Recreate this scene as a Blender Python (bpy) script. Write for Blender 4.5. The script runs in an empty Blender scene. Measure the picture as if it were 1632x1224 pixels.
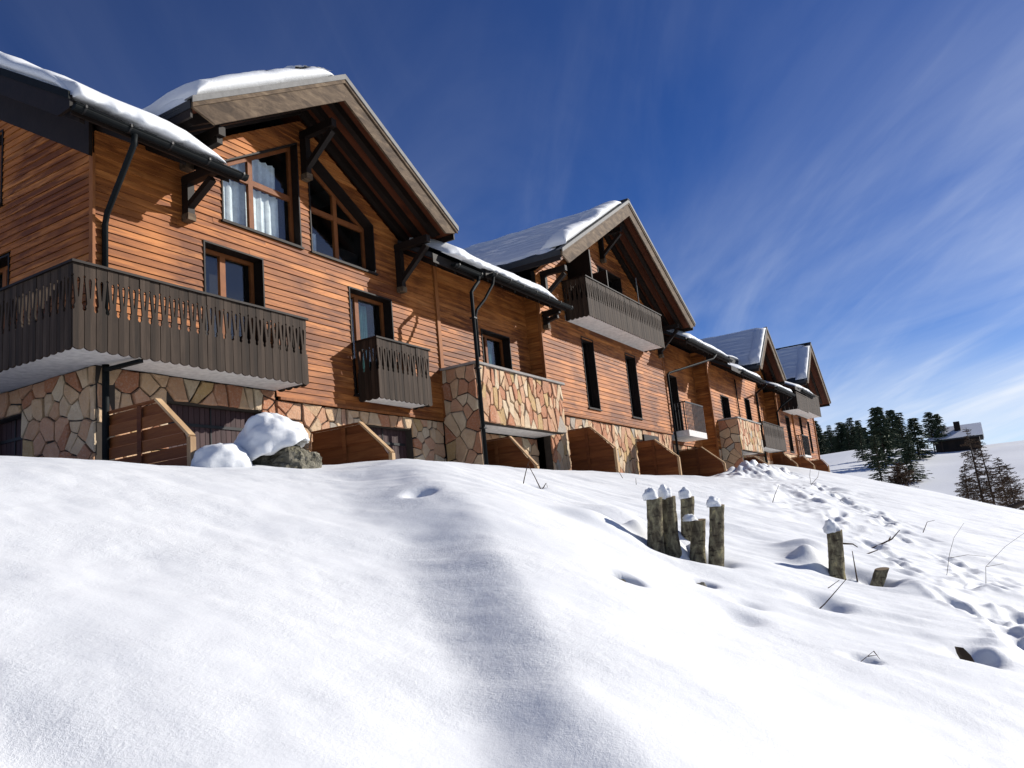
import bpy, bmesh, math, random
import numpy as np
from mathutils import Matrix, Vector, noise as mnoise
random.seed(7)
R = math.radians
sc = bpy.context.scene
col = sc.collection

# ------------------------------------------------------------------ camera
cam = bpy.data.cameras.new('camera')
cam.sensor_width = 36; cam.lens = 28.985; cam.clip_start = .05; cam.clip_end = 6000
camo = bpy.data.objects.new('camera', cam); col.objects.link(camo)
ROT = Matrix(((0.50894758, -0.11555187, -0.85300652), (-0.85563582, -0.17626832, -0.48663829), (-0.09412606, 0.97753631, -0.18858166)))
camo.matrix_world = ROT.to_4x4()
sc.camera = camo

# ------------------------------------------------------------------ light
SUN = Vector((1.25, -1.0, .80)).normalized()
EL = math.asin(SUN.z); AZ = math.atan2(SUN.x, SUN.y)
world = bpy.data.worlds.new('World'); sc.world = world; world.use_nodes = True
def build_sky():
    nt = world.node_tree; n = nt.nodes; L = nt.links
    for x in list(n): n.remove(x)
    out = n.new('ShaderNodeOutputWorld'); bg = n.new('ShaderNodeBackground')
    sky = n.new('ShaderNodeTexSky'); sky.sky_type = 'NISHITA'; sky.sun_disc = False
    sky.sun_elevation = EL; sky.sun_rotation = AZ
    sky.altitude = 2600; sky.air_density = 1.0; sky.dust_density = .3; sky.ozone_density = 3.0
    hs = n.new('ShaderNodeHueSaturation'); hs.inputs['Hue'].default_value = .513; hs.inputs['Saturation'].default_value = 1.20; hs.inputs['Value'].default_value = .54
    gm = n.new('ShaderNodeGamma'); gm.inputs[1].default_value = 1.22
    L.new(sky.outputs[0], gm.inputs[0]); L.new(gm.outputs[0], hs.inputs['Color'])
    # cirrus: parallel streaks on a flat layer high above, seen in perspective
    tc = n.new('ShaderNodeTexCoord'); sp = n.new('ShaderNodeSeparateXYZ'); L.new(tc.outputs['Generated'], sp.inputs[0])
    def math_(op, a, b=None, clamp=False):
        m = n.new('ShaderNodeMath'); m.operation = op; m.use_clamp = clamp
        for i, v in enumerate((a, b)):
            if v is None: continue
            if isinstance(v, (int, float)): m.inputs[i].default_value = v
            else: L.new(v, m.inputs[i])
        return m.outputs[0]
    zz = math_('ADD', math_('MAXIMUM', sp.outputs[2], 0.0), .10)
    px = math_('DIVIDE', sp.outputs[0], zz); py = math_('DIVIDE', sp.outputs[1], zz)
    cb = n.new('ShaderNodeCombineXYZ'); L.new(px, cb.inputs[0]); L.new(py, cb.inputs[1])
    def streak(rot, sx, sy, scale, detail, lo, hi, dist):
        mp = n.new('ShaderNodeMapping'); mp.vector_type = 'TEXTURE'
        mp.inputs['Rotation'].default_value = (0, 0, R(rot)); mp.inputs['Scale'].default_value = (sx, sy, 1)
        L.new(cb.outputs[0], mp.inputs[0])
        no = n.new('ShaderNodeTexNoise'); no.inputs['Scale'].default_value = scale; no.inputs['Detail'].default_value = detail
        no.inputs['Roughness'].default_value = .55; no.inputs['Distortion'].default_value = dist
        L.new(mp.outputs[0], no.inputs['Vector'])
        mr = n.new('ShaderNodeMapRange'); mr.interpolation_type = 'SMOOTHSTEP'
        mr.inputs['From Min'].default_value = lo; mr.inputs['From Max'].default_value = hi
        L.new(no.outputs['Fac'], mr.inputs['Value']); return mr.outputs[0]
    s1 = streak(37, 3.6, 1.15, 1.0, 8, .26, .86, 1.8)
    s2 = streak(29, 2.4, .42, 1.3, 7, .40, .80, 1.2)
    broad = streak(20, 3.2, 2.2, .55, 3, .34, .66, .6)
    hor = n.new('ShaderNodeMapRange'); hor.interpolation_type = 'SMOOTHSTEP'
    hor.inputs['From Min'].default_value = .62; hor.inputs['From Max'].default_value = .03
    L.new(sp.outputs[2], hor.inputs['Value'])
    k = math_('ADD', math_('ADD', math_('MULTIPLY', s1, .42), math_('MULTIPLY', s2, .24)), math_('MULTIPLY', broad, .24))
    k = math_('MULTIPLY', k, math_('ADD', math_('MULTIPLY', broad, .70), .60))
    k = math_('MULTIPLY', k, math_('ADD', math_('MULTIPLY', hor.outputs[0], .98), .14), True)
    low = n.new('ShaderNodeMapRange'); low.interpolation_type = 'SMOOTHSTEP'
    low.inputs['From Min'].default_value = .22; low.inputs['From Max'].default_value = .02
    L.new(sp.outputs[2], low.inputs['Value'])
    band = streak(33, 9.0, 1.3, .8, 5, .40, .62, .5)
    k = math_('ADD', k, math_('MULTIPLY', low.outputs[0], math_('ADD', math_('MULTIPLY', band, .42), .20)), True)
    mx = n.new('ShaderNodeMix'); mx.data_type = 'RGBA'
    L.new(k, mx.inputs['Factor']); L.new(hs.outputs[0], mx.inputs['A']); mx.inputs['B'].default_value = (6.9, 7.5, 8.5, 1)
    L.new(mx.outputs['Result'], bg.inputs['Color']); bg.inputs['Strength'].default_value = .10
    L.new(bg.outputs[0], out.inputs[0])
build_sky()
sl = bpy.data.lights.new('sun', 'SUN'); sl.energy = 5.0; sl.angle = R(.53); sl.color = (1.0, .95, .87)
so = bpy.data.objects.new('sun', sl); col.objects.link(so)
so.rotation_euler = SUN.to_track_quat('Z', 'Y').to_euler(); so.location = (30, -30, 40)
vs = sc.view_settings
vs.view_transform = 'Standard'; vs.look = 'None'; vs.gamma = 1; vs.use_curve_mapping = False; vs.exposure = 0.24
sc.cycles.max_bounces = 6; sc.cycles.diffuse_bounces = 1; sc.cycles.transparent_max_bounces = 8

# ------------------------------------------------------------------ helpers
def vh(ix, iy, seed):
    with np.errstate(over='ignore'):
        h = (ix.astype(np.int64) * 374761393 + iy.astype(np.int64) * 668265263 + seed * 974634777) & 0xffffffff
        h = ((h ^ (h >> 13)) * 1274126177) & 0xffffffff
        h = (h ^ (h >> 16)) & 0xffffffff
    return h / 4294967295.0
def vn(x, y, seed=0):
    x = np.asarray(x, float); y = np.asarray(y, float)
    ix = np.floor(x); iy = np.floor(y); fx = x - ix; fy = y - iy
    fx = fx * fx * fx * (fx * (fx * 6 - 15) + 10); fy = fy * fy * fy * (fy * (fy * 6 - 15) + 10)
    ix = ix.astype(np.int64); iy = iy.astype(np.int64)
    a = vh(ix, iy, seed); b = vh(ix + 1, iy, seed); c = vh(ix, iy + 1, seed); d = vh(ix + 1, iy + 1, seed)
    return (a + (b - a) * fx) * (1 - fy) + (c + (d - c) * fx) * fy - .5
def fbm(x, y, seed=0, o=4):
    s = 0; a = 1.0
    for i in range(o):
        s = s + a * vn(x * 2 ** i + 17.3 * i, y * 2 ** i - 9.1 * i, seed + i); a *= .5
    return s
def sstep(a, b, x):
    t = np.clip((np.asarray(x, float) - a) / (b - a), 0, 1); return t * t * (3 - 2 * t)

class MB:
    def __init__(s): s.v = []; s.f = []
    def add(s, vs_, fs):
        o = len(s.v); s.v += [tuple(p) for p in vs_]; s.f += [tuple(i + o for i in f) for f in fs]
    def hexa(s, p):   # 4 bottom, 4 top
        s.add(p, [(3, 2, 1, 0), (4, 5, 6, 7), (0, 1, 5, 4), (1, 2, 6, 5), (2, 3, 7, 6), (3, 0, 4, 7)])
    def box(s, x0, x1, y0, y1, z0, z1):
        s.hexa([(x0, y0, z0), (x1, y0, z0), (x1, y1, z0), (x0, y1, z0), (x0, y0, z1), (x1, y0, z1), (x1, y1, z1), (x0, y1, z1)])
    def prism(s, poly, fn, d0, d1):    # poly of (a, b); fn(a, b, d) -> xyz
        n = len(poly)
        s.add([fn(a, b, d0) for a, b in poly] + [fn(a, b, d1) for a, b in poly],
              [tuple(range(n))[::-1], tuple(range(n, 2 * n))] + [(i, (i + 1) % n, n + (i + 1) % n, n + i) for i in range(n)])
    def beam(s, p0, p1, w, h, up=(0, 0, 1)):
        p0 = Vector(p0); p1 = Vector(p1); d = (p1 - p0).normalized(); u = Vector(up)
        sx = d.cross(u).normalized(); u = sx.cross(d).normalized()
        a, b = sx * w / 2, u * h / 2
        s.hexa([p0 - a - b, p0 + a - b, p1 + a - b, p1 - a - b, p0 - a + b, p0 + a + b, p1 + a + b, p1 - a + b])
    def tube(s, pts, r, n=8, cap=True):
        pts = [Vector(p) for p in pts]; rs = r if isinstance(r, (list, tuple)) else [r] * len(pts)
        rings = []; ref = None
        for i, p in enumerate(pts):
            d = (pts[min(i + 1, len(pts) - 1)] - pts[max(i - 1, 0)]).normalized()
            if ref is None: ref = Vector((1, 0, 0)) if abs(d.x) < .9 else Vector((0, 1, 0))
            a = (ref - d * ref.dot(d)).normalized(); b = d.cross(a); ref = a
            rings.append([p + (a * math.cos(2 * math.pi * k / n) + b * math.sin(2 * math.pi * k / n)) * rs[i] for k in range(n)])
        vs_ = [v for g in rings for v in g]; fs = []
        for i in range(len(pts) - 1):
            for k in range(n): fs.append((i * n + k, i * n + (k + 1) % n, (i + 1) * n + (k + 1) % n, (i + 1) * n + k))
        if cap: fs += [tuple(range(n))[::-1], tuple(range((len(pts) - 1) * n, len(pts) * n))]
        s.add(vs_, fs)
    def mesh(s, name, mat, smooth=False):
        me = bpy.data.meshes.new(name); me.from_pydata(s.v, [], s.f)
        if mat: me.materials.append(mat)
        if smooth: me.polygons.foreach_set('use_smooth', [True] * len(me.polygons))
        me.update(); return me

def link(name, me, parent=None, loc=None, rot=None):
    o = bpy.data.objects.new(name, me); col.objects.link(o)
    if loc is not None: o.location = loc
    if rot is not None: o.rotation_euler = rot
    if parent is not None:
        o.parent = parent
        if parent.type == 'EMPTY': o.matrix_parent_inverse = Matrix.Translation(-Vector(parent.location))
    return o
def part(name, mb, mat, parent=None, smooth=False, kind=None, label=None):
    o = link(name, mb.mesh(name, mat, smooth), parent)
    if kind: o['kind'] = kind
    if label: o['label'] = label
    return o
def thing(name, label, cat, loc=(0, 0, 0), group=None):
    o = bpy.data.objects.new(name, None); col.objects.link(o); o.location = loc; o.empty_display_size = .2
    o['label'] = label; o['category'] = cat
    if group: o['group'] = group
    return o
def tag(o, label, cat, group=None, kind=None):
    o['label'] = label; o['category'] = cat
    if group: o['group'] = group
    if kind: o['kind'] = kind
    return o
def grid_mesh(name, P, mat, smooth=True, closed_u=False):
    nu, nv = P.shape[:2]
    idx = np.arange(nu * nv).reshape(nu, nv)
    a = idx[:-1, :-1]; b = idx[1:, :-1]; c = idx[1:, 1:]; d = idx[:-1, 1:]
    F = np.stack([a, b, c, d], -1).reshape(-1, 4)
    if closed_u:
        F = np.concatenate([F, np.stack([idx[-1, :-1], idx[0, :-1], idx[0, 1:], idx[-1, 1:]], -1).reshape(-1, 4)])
    me = bpy.data.meshes.new(name)
    me.vertices.add(nu * nv); me.vertices.foreach_set('co', P.reshape(-1).astype(np.float32))
    me.loops.add(F.size); me.loops.foreach_set('vertex_index', F.reshape(-1).astype(np.int32))
    me.polygons.add(len(F)); me.polygons.foreach_set('loop_start', np.arange(0, F.size, 4, dtype=np.int32))
    me.polygons.foreach_set('use_smooth', [smooth] * len(F))
    me.update(calc_edges=True); me.validate()
    if mat: me.materials.append(mat)
    return me

# ------------------------------------------------------------------ materials
class NM:
    def __init__(s, name):
        s.m = bpy.data.materials.new(name); s.m.use_nodes = True
        s.nt = s.m.node_tree; s.n = s.nt.nodes; s.L = s.nt.links; s.b = s.n['Principled BSDF']
    def new(s, t, **k):
        x = s.n.new(t)
        for a, v in k.items(): setattr(x, a, v)
        return x
    def coord(s, scale=(1, 1, 1), rot=(0, 0, 0)):
        tc = s.new('ShaderNodeTexCoord'); mp = s.new('ShaderNodeMapping')
        mp.inputs['Scale'].default_value = scale; mp.inputs['Rotation'].default_value = rot
        s.L.new(tc.outputs['Object'], mp.inputs[0]); return mp.outputs[0]
    def noise(s, vec, scale, detail=4, rough=.55, dist=0):
        x = s.new('ShaderNodeTexNoise'); s.L.new(vec, x.inputs['Vector'])
        x.inputs['Scale'].default_value = scale; x.inputs['Detail'].default_value = detail
        x.inputs['Roughness'].default_value = rough; x.inputs['Distortion'].default_value = dist
        return x.outputs['Fac']
    def ramp(s, fac, stops, interp='LINEAR'):
        x = s.new('ShaderNodeValToRGB'); s.L.new(fac, x.inputs[0]); e = x.color_ramp.elements
        x.color_ramp.interpolation = interp
        while len(e) < len(stops): e.new(.5)
        for el, (p, c) in zip(e, stops): el.position = p; el.color = (*c, 1) if len(c) == 3 else c
        return x.outputs[0]
    def rng(s, v, a, b, c, d):
        x = s.new('ShaderNodeMapRange'); s.L.new(v, x.inputs[0])
        for i, q in enumerate((a, b, c, d)): x.inputs[1 + i].default_value = q
        return x.outputs[0]
    def mix(s, fac, a, b, mode='MIX'):
        x = s.new('ShaderNodeMix', data_type='RGBA', blend_type=mode)
        for nm, v in (('Factor', fac), ('A', a), ('B', b)):
            if isinstance(v, (int, float)): x.inputs[nm].default_value = v
            elif isinstance(v, tuple): x.inputs[nm].default_value = (*v, 1)
            else: s.L.new(v, x.inputs[nm])
        return x.outputs['Result']
    def math(s, op, a, b):
        x = s.new('ShaderNodeMath', operation=op)
        for i, v in enumerate((a, b)):
            if isinstance(v, (int, float)): x.inputs[i].default_value = v
            else: s.L.new(v, x.inputs[i])
        return x.outputs[0]
    def rand(s):      # differs per piece, whether pieces are objects or islands of one mesh
        oi = s.new('ShaderNodeObjectInfo'); g = s.new('ShaderNodeNewGeometry')
        return s.math('FRACT', s.math('ADD', oi.outputs['Random'], g.outputs['Random Per Island']), 0)
    def bump(s, h, strength=.4, dist=.01):
        x = s.new('ShaderNodeBump'); s.L.new(h, x.inputs['Height'])
        x.inputs['Strength'].default_value = strength; x.inputs['Distance'].default_value = dist
        s.L.new(x.outputs[0], s.b.inputs['Normal']); return x
    def set(s, colr=None, rough=None, spec=None, metal=None):
        for nm, v in (('Base Color', colr), ('Roughness', rough), ('Specular IOR Level', spec), ('Metallic', metal)):
            if v is None: continue
            if isinstance(v, (int, float)): s.b.inputs[nm].default_value = v
            elif isinstance(v, tuple): s.b.inputs[nm].default_value = (*v, 1)
            else: s.L.new(v, s.b.inputs[nm])
        return s.m
def plain(name, c, rough=.7, metal=0, spec=.3):
    m = NM(name); v = m.coord(); f = m.noise(v, 9, 5)
    colr = m.mix(m.rng(f, .3, .7, 0, 1), tuple(x * .82 for x in c), tuple(min(1, x * 1.15) for x in c))
    return m.set(colr, rough, spec, metal)
def wood(name, stops, stretch, wear=None, wear_amt=.5, rough=.65, grain=1.0, rnd=.35, knots=True, fine=60):
    """stretch: coordinate scale, small along the grain"""
    m = NM(name); v = m.coord(stretch); r = m.rand()
    off = m.new('ShaderNodeVectorMath', operation='ADD'); cmb = m.new('ShaderNodeCombineXYZ')
    for i in range(3): m.L.new(m.math('MULTIPLY', r, 37.0 + 11 * i), cmb.inputs[i])
    m.L.new(v, off.inputs[0]); m.L.new(cmb.outputs[0], off.inputs[1]); vv = off.outputs[0]
    g = m.noise(vv, fine * .25, 6, .62, .6)
    g2 = m.noise(vv, fine, 3, .6, .2)
    g = m.rng(g, .28, .72, 0, 1)
    f = m.math('ADD', m.math('MULTIPLY', m.math('ADD', m.math('MULTIPLY', g, .75), m.math('MULTIPLY', g2, .25)), 1 - rnd), m.math('MULTIPLY', r, rnd))
    c = m.ramp(f, stops)
    if wear:
        w = m.noise(m.coord(), .55, 3, .5, .4)
        w2 = m.noise(vv, fine * .12, 5, .7, .9)
        ww = m.math('MULTIPLY', m.rng(w, .34, .55, .12, 1), m.rng(w2, .36, .54, 0, 1))
        c = m.mix(m.math('MULTIPLY', ww, wear_amt), c, wear)
    if knots:
        tc = m.new('ShaderNodeTexVoronoi'); m.L.new(vv, tc.inputs['Vector']); tc.inputs['Scale'].default_value = fine * .055
        kn = m.rng(tc.outputs['Distance'], .04, .13, 1, 0)
        c = m.mix(m.math('MULTIPLY', kn, .6), c, tuple(x * .35 for x in stops[0][1]))
    m.bump(m.math('ADD', g, g2), .35 * grain, .006)
    return m.set(c, rough, .25)
M = {}
SID = [(.05, (.16, .042, .009)), (.32, (.36, .115, .025)), (.58, (.54, .19, .046)), (.95, (.72, .30, .090))]
M['siding'] = wood('siding_wood', SID, (.10, 1, 1), wear=(.12, .032, .009), wear_amt=.90, fine=42, rnd=.32)
M['siding_y'] = wood('siding_wood_side', SID, (1, .10, 1), wear=(.12, .032, .009), wear_amt=.90, fine=42, rnd=.32)
M['trim'] = wood('trim_wood', [(.2, (.19, .062, .017)), (.8, (.36, .13, .036))], (1, 1, .12), fine=40, rnd=.2)
M['frame'] = wood('window_wood', [(.2, (.15, .045, .012)), (.8, (.28, .095, .026))], (.5, .5, .5), fine=30, knots=False)
M['slat'] = wood('weathered_slat', [(.10, (.014, .009, .006)), (.5, (.037, .024, .016)), (.9, (.074, .051, .036))], (1, 1, .10), fine=46, rnd=.42, rough=.8)
M['dark'] = wood('dark_timber', [(.2, (.006, .0035, .0025)), (.8, (.017, .010, .007))], (.4, .4, .4), fine=30, knots=False)
M['soffit'] = wood('soffit_boards', [(.2, (.050, .013, .005)), (.8, (.115, .030, .010))], (.15, 1, .6), fine=30, rnd=.35)
M['fascia'] = wood('weathered_fascia', [(.05, (.022, .013, .008)), (.34, (.070, .045, .027)), (.60, (.130, .088, .054)), (.95, (.26, .19, .12))], (.16, 1, .45), fine=60, rnd=.10, rough=.8)
M['fence'] = wood('fence_wood', [(.15, (.090, .024, .007)), (.5, (.165, .050, .013)), (.9, (.26, .095, .028))], (1, .10, 1), fine=42, rnd=.4)
M['fence_light'] = wood('fence_rail_wood', [(.2, (.34, .20, .10)), (.8, (.56, .38, .21))], (.5, .2, .2), fine=40, rnd=.3)
M['door'] = wood('plum_door_boards', [(.2, (.038, .019, .020)), (.8, (.072, .038, .038))], (1, 1, .12), fine=34, knots=False, rnd=.5)
M['gutter'] = plain('dark_zinc_gutter', (.009, .011, .012), .6, 0, .08)
M['flash'] = plain('zinc_flashing', (.15, .148, .145), .65, .1, .2)
M['plaster'] = plain('white_plaster', (.72, .69, .66), .9)
M['slabedge'] = plain('grey_concrete', (.30, .28, .26), .9)
M['mortar'] = plain('dark_mortar', (.055, .045, .038), .95)
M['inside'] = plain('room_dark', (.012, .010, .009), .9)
M['shingle'] = plain('roof_shingle', (.030, .032, .036), .75)
M['iron'] = plain('black_iron', (.016, .016, .017), .5, .3)
M['greymetal'] = plain('grey_metal_balusters', (.16, .15, .15), .5, .4)
M['curtain'] = plain('pale_curtain', (.80, .84, .85), .9)
M['teal'] = plain('teal_curtain', (.10, .22, .22), .9)
def m_stone():
    m = NM('facing_stone'); r = m.rand(); v = m.coord()
    c = m.ramp(r, [(0, (.56, .33, .19)), (.12, (.62, .42, .25)), (.25, (.44, .19, .10)), (.37, (.64, .47, .30)), (.50, (.52, .35, .16)), (.62, (.58, .33, .20)), (.75, (.40, .37, .31)), (.80, (.66, .53, .36)), (.92, (.47, .23, .13))], 'CONSTANT')
    off = m.new('ShaderNodeVectorMath', operation='ADD'); cmb = m.new('ShaderNodeCombineXYZ')
    for i in range(3): m.L.new(m.math('MULTIPLY', r, 31.0 + 7 * i), cmb.inputs[i])
    m.L.new(v, off.inputs[0]); m.L.new(cmb.outputs[0], off.inputs[1])
    f = m.noise(off.outputs[0], 5, 8, .62, .8); f2 = m.noise(off.outputs[0], 26, 5, .6)
    c = m.mix(m.rng(f, .35, .68, 0, .65), c, m.mix(.5, c, (.30, .145, .085)))
    c = m.mix(m.rng(f2, .5, .75, 0, .5), c, (.56, .46, .36))
    m.bump(m.math('ADD', f, m.math('MULTIPLY', f2, .5)), .9, .035)
    return m.set(c, .85, .25)
M['stone'] = m_stone()
def m_snow(name='snow', big=1.0):
    m = NM(name); v = m.coord()
    a = m.noise(v, 14, 4, .6); b = m.noise(v, 75, 3, .65); c2 = m.noise(v, 300, 2, .6)
    h = m.math('ADD', m.math('MULTIPLY', a, 1.0), m.math('ADD', m.math('MULTIPLY', b, .45), m.math('MULTIPLY', c2, .18)))
    msk = m.rng(m.noise(v, .9, 3, .6), .38, .62, .35, 1.25)
    m.bump(m.math('MULTIPLY', h, msk), .40 * big, .02)
    c = m.mix(m.rng(b, .3, .7, 0, 1), (.755, .775, .795), (.80, .815, .83))
    m.set(c, .62, .25)
    return m.m
M['snow'] = m_snow()
def darken_unseen_valley():  # invented dark colour on the unseen lower ground, added to weaken snow bounce
    m = NM.__new__(NM); m.m = M['snow']; m.nt = m.m.node_tree; m.n = m.nt.nodes; m.L = m.nt.links; m.b = m.n['Principled BSDF']
    src = m.b.inputs['Base Color'].links[0].from_socket
    tc = m.new('ShaderNodeTexCoord'); sp = m.new('ShaderNodeSeparateXYZ'); m.L.new(tc.outputs['Object'], sp.inputs[0])
    no = m.noise(m.coord((.02, .02, .02)), 1.0, 4)
    yy = m.math('ADD', sp.outputs[1], m.math('MULTIPLY', no, 30.0))
    m.set(m.mix(m.rng(yy, -14, -18, 0, 1), src, (.030, .042, .026)))
darken_unseen_valley()
M['roofsnow'] = m_snow('roof_snow', 1.0)
def m_glass():
    m = NM('window_glass'); n = m.n; L = m.L
    tr = m.new('ShaderNodeBsdfTransparent'); tr.inputs[0].default_value = (.95, .97, .97, 1)
    gl = m.new('ShaderNodeBsdfGlossy'); gl.inputs['Roughness'].default_value = .03
    ge = m.new('ShaderNodeNewGeometry'); dt = m.new('ShaderNodeVectorMath', operation='DOT_PRODUCT')
    L.new(ge.outputs['Normal'], dt.inputs[0]); L.new(ge.outputs['Incoming'], dt.inputs[1])
    c_ = m.math('SUBTRACT', 1.0, m.math('ABSOLUTE', dt.outputs['Value'], 0)); fz = m.math('ADD', .06, m.math('MULTIPLY', m.math('POWER', c_, 5.0), .9))
    mx = m.new('ShaderNodeMixShader'); L.new(fz, mx.inputs[0])
    L.new(tr.outputs[0], mx.inputs[1]); L.new(gl.outputs[0], mx.inputs[2]); L.new(mx.outputs[0], n['Material Output'].inputs[0])
    return m.m
M['glass'] = m_glass()
def m_bark():
    m = NM('mossy_bark'); v = m.coord((1, 1, .45)); f = m.noise(v, 16, 8, .65, .5); f2 = m.noise(m.coord((.6, .6, 2.6)), 13, 5, .6, .3)
    c = m.ramp(f, [(.28, (.035, .028, .020)), (.45, (.12, .100, .066)), (.58, (.24, .215, .135)), (.74, (.46, .39, .20))])
    c = m.mix(m.rng(f2, .55, .66, 0, .9), c, (.035, .027, .020))
    m.bump(m.math('ADD', f, m.math('MULTIPLY', f2, .8)), 1.0, .02)
    return m.set(c, .9, .15)
M['bark'] = m_bark()
M['cutwood'] = plain('sawn_wood_end', (.20, .14, .08), .9)
M['twig'] = plain('dry_twig', (.060, .036, .024), .9)
def m_rock():
    m = NM('lichen_rock'); v = m.coord(); f = m.noise(v, 7, 9, .65, .6); f2 = m.noise(v, 24, 5, .6)
    c = m.ramp(f, [(.3, (.075, .068, .050)), (.5, (.19, .175, .135)), (.7, (.34, .315, .25))])
    c = m.mix(m.rng(f2, .55, .7, 0, .6), c, (.13, .125, .055))
    m.bump(m.math('ADD', f, f2), 1.0, .05)
    return m.set(c, .9, .2)
M['rock'] = m_rock()
def m_leaf(name, a, b):
    m = NM(name); r = m.rand(); return m.set(m.mix(r, a, b), .8, .15)
M['needle'] = m_leaf('spruce_needles', (.022, .040, .022), (.075, .092, .050))
M['larch'] = m_leaf('larch_twigs', (.055, .036, .024), (.12, .080, .052))
M['trunk'] = plain('conifer_trunk', (.050, .036, .027), .9)

# ------------------------------------------------------------------ terrain
TX = np.array([-80, -20, 0, 4.4, 5.4, 6.7, 8.7, 10.4, 13, 16.5, 19.5, 23.2, 29.4, 38.6, 47.5, 54, 62, 75])
TZ = np.array([1.1, 1.25, 1.36, 1.43, 1.47, 1.42, 1.46, 1.46, 1.50, 1.56, 1.53, 1.52, 1.58, 2.10, 3.30, 3.4, 3.35, 2.6])
FOOT = []
def foot_trail(pts, step, depth, seed, spread=.10):
    rg = random.Random(seed)
    for (x0, y0), (x1, y1) in zip(pts, pts[1:]):
        L_ = math.hypot(x1 - x0, y1 - y0); n = max(1, int(L_ / step))
        for i in range(n):
            if rg.random() < .18: continue
            t = (i + rg.uniform(.1, .9)) / n; s = (1 if i % 2 else -1) * spread
            nx, ny = -(y1 - y0) / L_, (x1 - x0) / L_
            FOOT.append((x0 + (x1 - x0) * t + nx * s + rg.uniform(-.08, .08), y0 + (y1 - y0) * t + ny * s + rg.uniform(-.06, .06), math.atan2(y1 - y0, x1 - x0) + rg.uniform(-.3, .3), rg.uniform(.20, .46), rg.uniform(.09, .15), depth * rg.uniform(.25, 1.0)))
foot_trail([(26, 4.7), (21.3, 3.39), (18.7, 2.42), (16.1, 1.63), (15.3, 1.2), (13.4, .71), (11.1, .39), (9.86, .22), (8.9, .07), (8, -.1)], .46, .09, 1, .09)
foot_trail([(28, 5.2), (23.9, 4.08), (20, 2.44), (17.4, 1.53), (15, 1.01), (14.4, .66), (12.7, 0), (11, -.4)], .52, .08, 2, .14)
foot_trail([(24, 5.3), (20.6, 4.1), (16.4, 2.66), (13.7, 1.75), (11.5, 1.24), (11, .93), (10.1, .6), (9.4, .32), (8.6, 0)], .56, .09, 3, .10)
# wells melted out round the stumps and other small dips: x, y, radius, depth
WELLS = [(8.36, 3.22, .24, .08), (8.57, 3.02, .26, .09), (8.70, 2.76, .22, .11), (10.28, 1.78, .30, .18), (10.2, 1.42, .26, .16), (7.52, .42, .16, .12), (6.10, 2.66, .11, .30),
         (7.52, 2.50, .10, .12), (8.2, 1.62, .20, .12), (6.45, 1.06, .10, .09), (9.9, 5.48, .14, .10), (6.7, 5.0, .13, .12), (6.62, 1.95, .16, .07), (7.2, 2.05, .14, .06), (12.3, 2.2, .16, .10)]
BUMPS = [(9.3, 4.0, .45, .18), (8.0, 3.7, .35, .12), (10.9, 2.15, .38, .20), (7.2, 2.95, .3, .05), (8.0, .25, .16, .07), (7.72, .28, .10, .05), (8.68, 3.16, .14, .26), (8.88, 2.93, .12, .20), (8.56, 3.48, .16, .20), (10.34, 2.06, .20, .26), (10.28, 1.63, .12, .16), (9.4, 3.4, .2, .12), (10.2, .95, .35, .08), (9.1, 2.3, .4, .05)]
def base_h(x, y):
    N = -1.55 + .0275 * x + .35 * y
    N = N - .0058 * np.clip(x - 38, 0, None) ** 2 * sstep(70, 44, x) - sstep(44, 70, x) * 2.6
    N = np.maximum(N, -9 + .05 * y)
    T = np.interp(x, TX, TZ) + .03 * (y - 8.6) + .07 * fbm(x * .35, y * .3, 5, 2)
    T = T + sstep(14, 30, y) * (y - 14) * .05
    k = .32
    d = (N - T) / k
    h = T + k * np.where(d > 12, 0, np.where(d < -12, d, -np.log1p(np.exp(-np.clip(d, -12, 12)))))
    # the far meadow climbs again behind the shoulder of the slope
    F = -3.0 + .118 * (x - 58) - .012 * np.clip(x - 120, 0, None) + .9 * fbm(x * .03, y * .03, 9, 3) + sstep(4, 22, y) * 1.6
    F = np.where(x > 165, -3.0 + .118 * 107 - .012 * 45 + .9 * fbm(x * .03, y * .03, 9, 3) + sstep(4, 22, y) * 1.6 - .02 * (x - 165), F)
    w = sstep(58, 88, x)
    h = h * (1 - w) + F * w
    # bank of ploughed snow and rock left of the tall spruce
    h = h + 1.6 * np.exp(-((x - 84) / 6) ** 2 - ((y - 11.3) / 1.5) ** 2)
    return h
def flank(x, y):
    # long fold in the snow running down the slope: its left side turns away from the sun
    xc = np.interp(y, [-3, .8, 1.7, 2.2, 2.95, 4.3, 5.2, 7.05, 8.2, 9.5], [1.0, 2.3, 2.98, 3.6, 4.5, 5.85, 6.55, 8.3, 9.5, 10.6])
    wd = np.interp(y, [0, 2, 4.5, 7, 8.5], [.40, .48, .72, .98, 1.0])
    d = (x - xc) / wd + .45 * fbm(x * .5, y * .4, 55, 2)
    am = np.interp(y, [0, 2, 4.5, 6.8, 8.2, 9], [.16, .20, .29, .24, .09, .0])
    up = sstep(-1, 1, d); dn = sstep(1.2, 7, d)
    return am * (up - dn) - am * .12 * np.exp(-((d + 1.5) / 1.1) ** 2)
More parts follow.
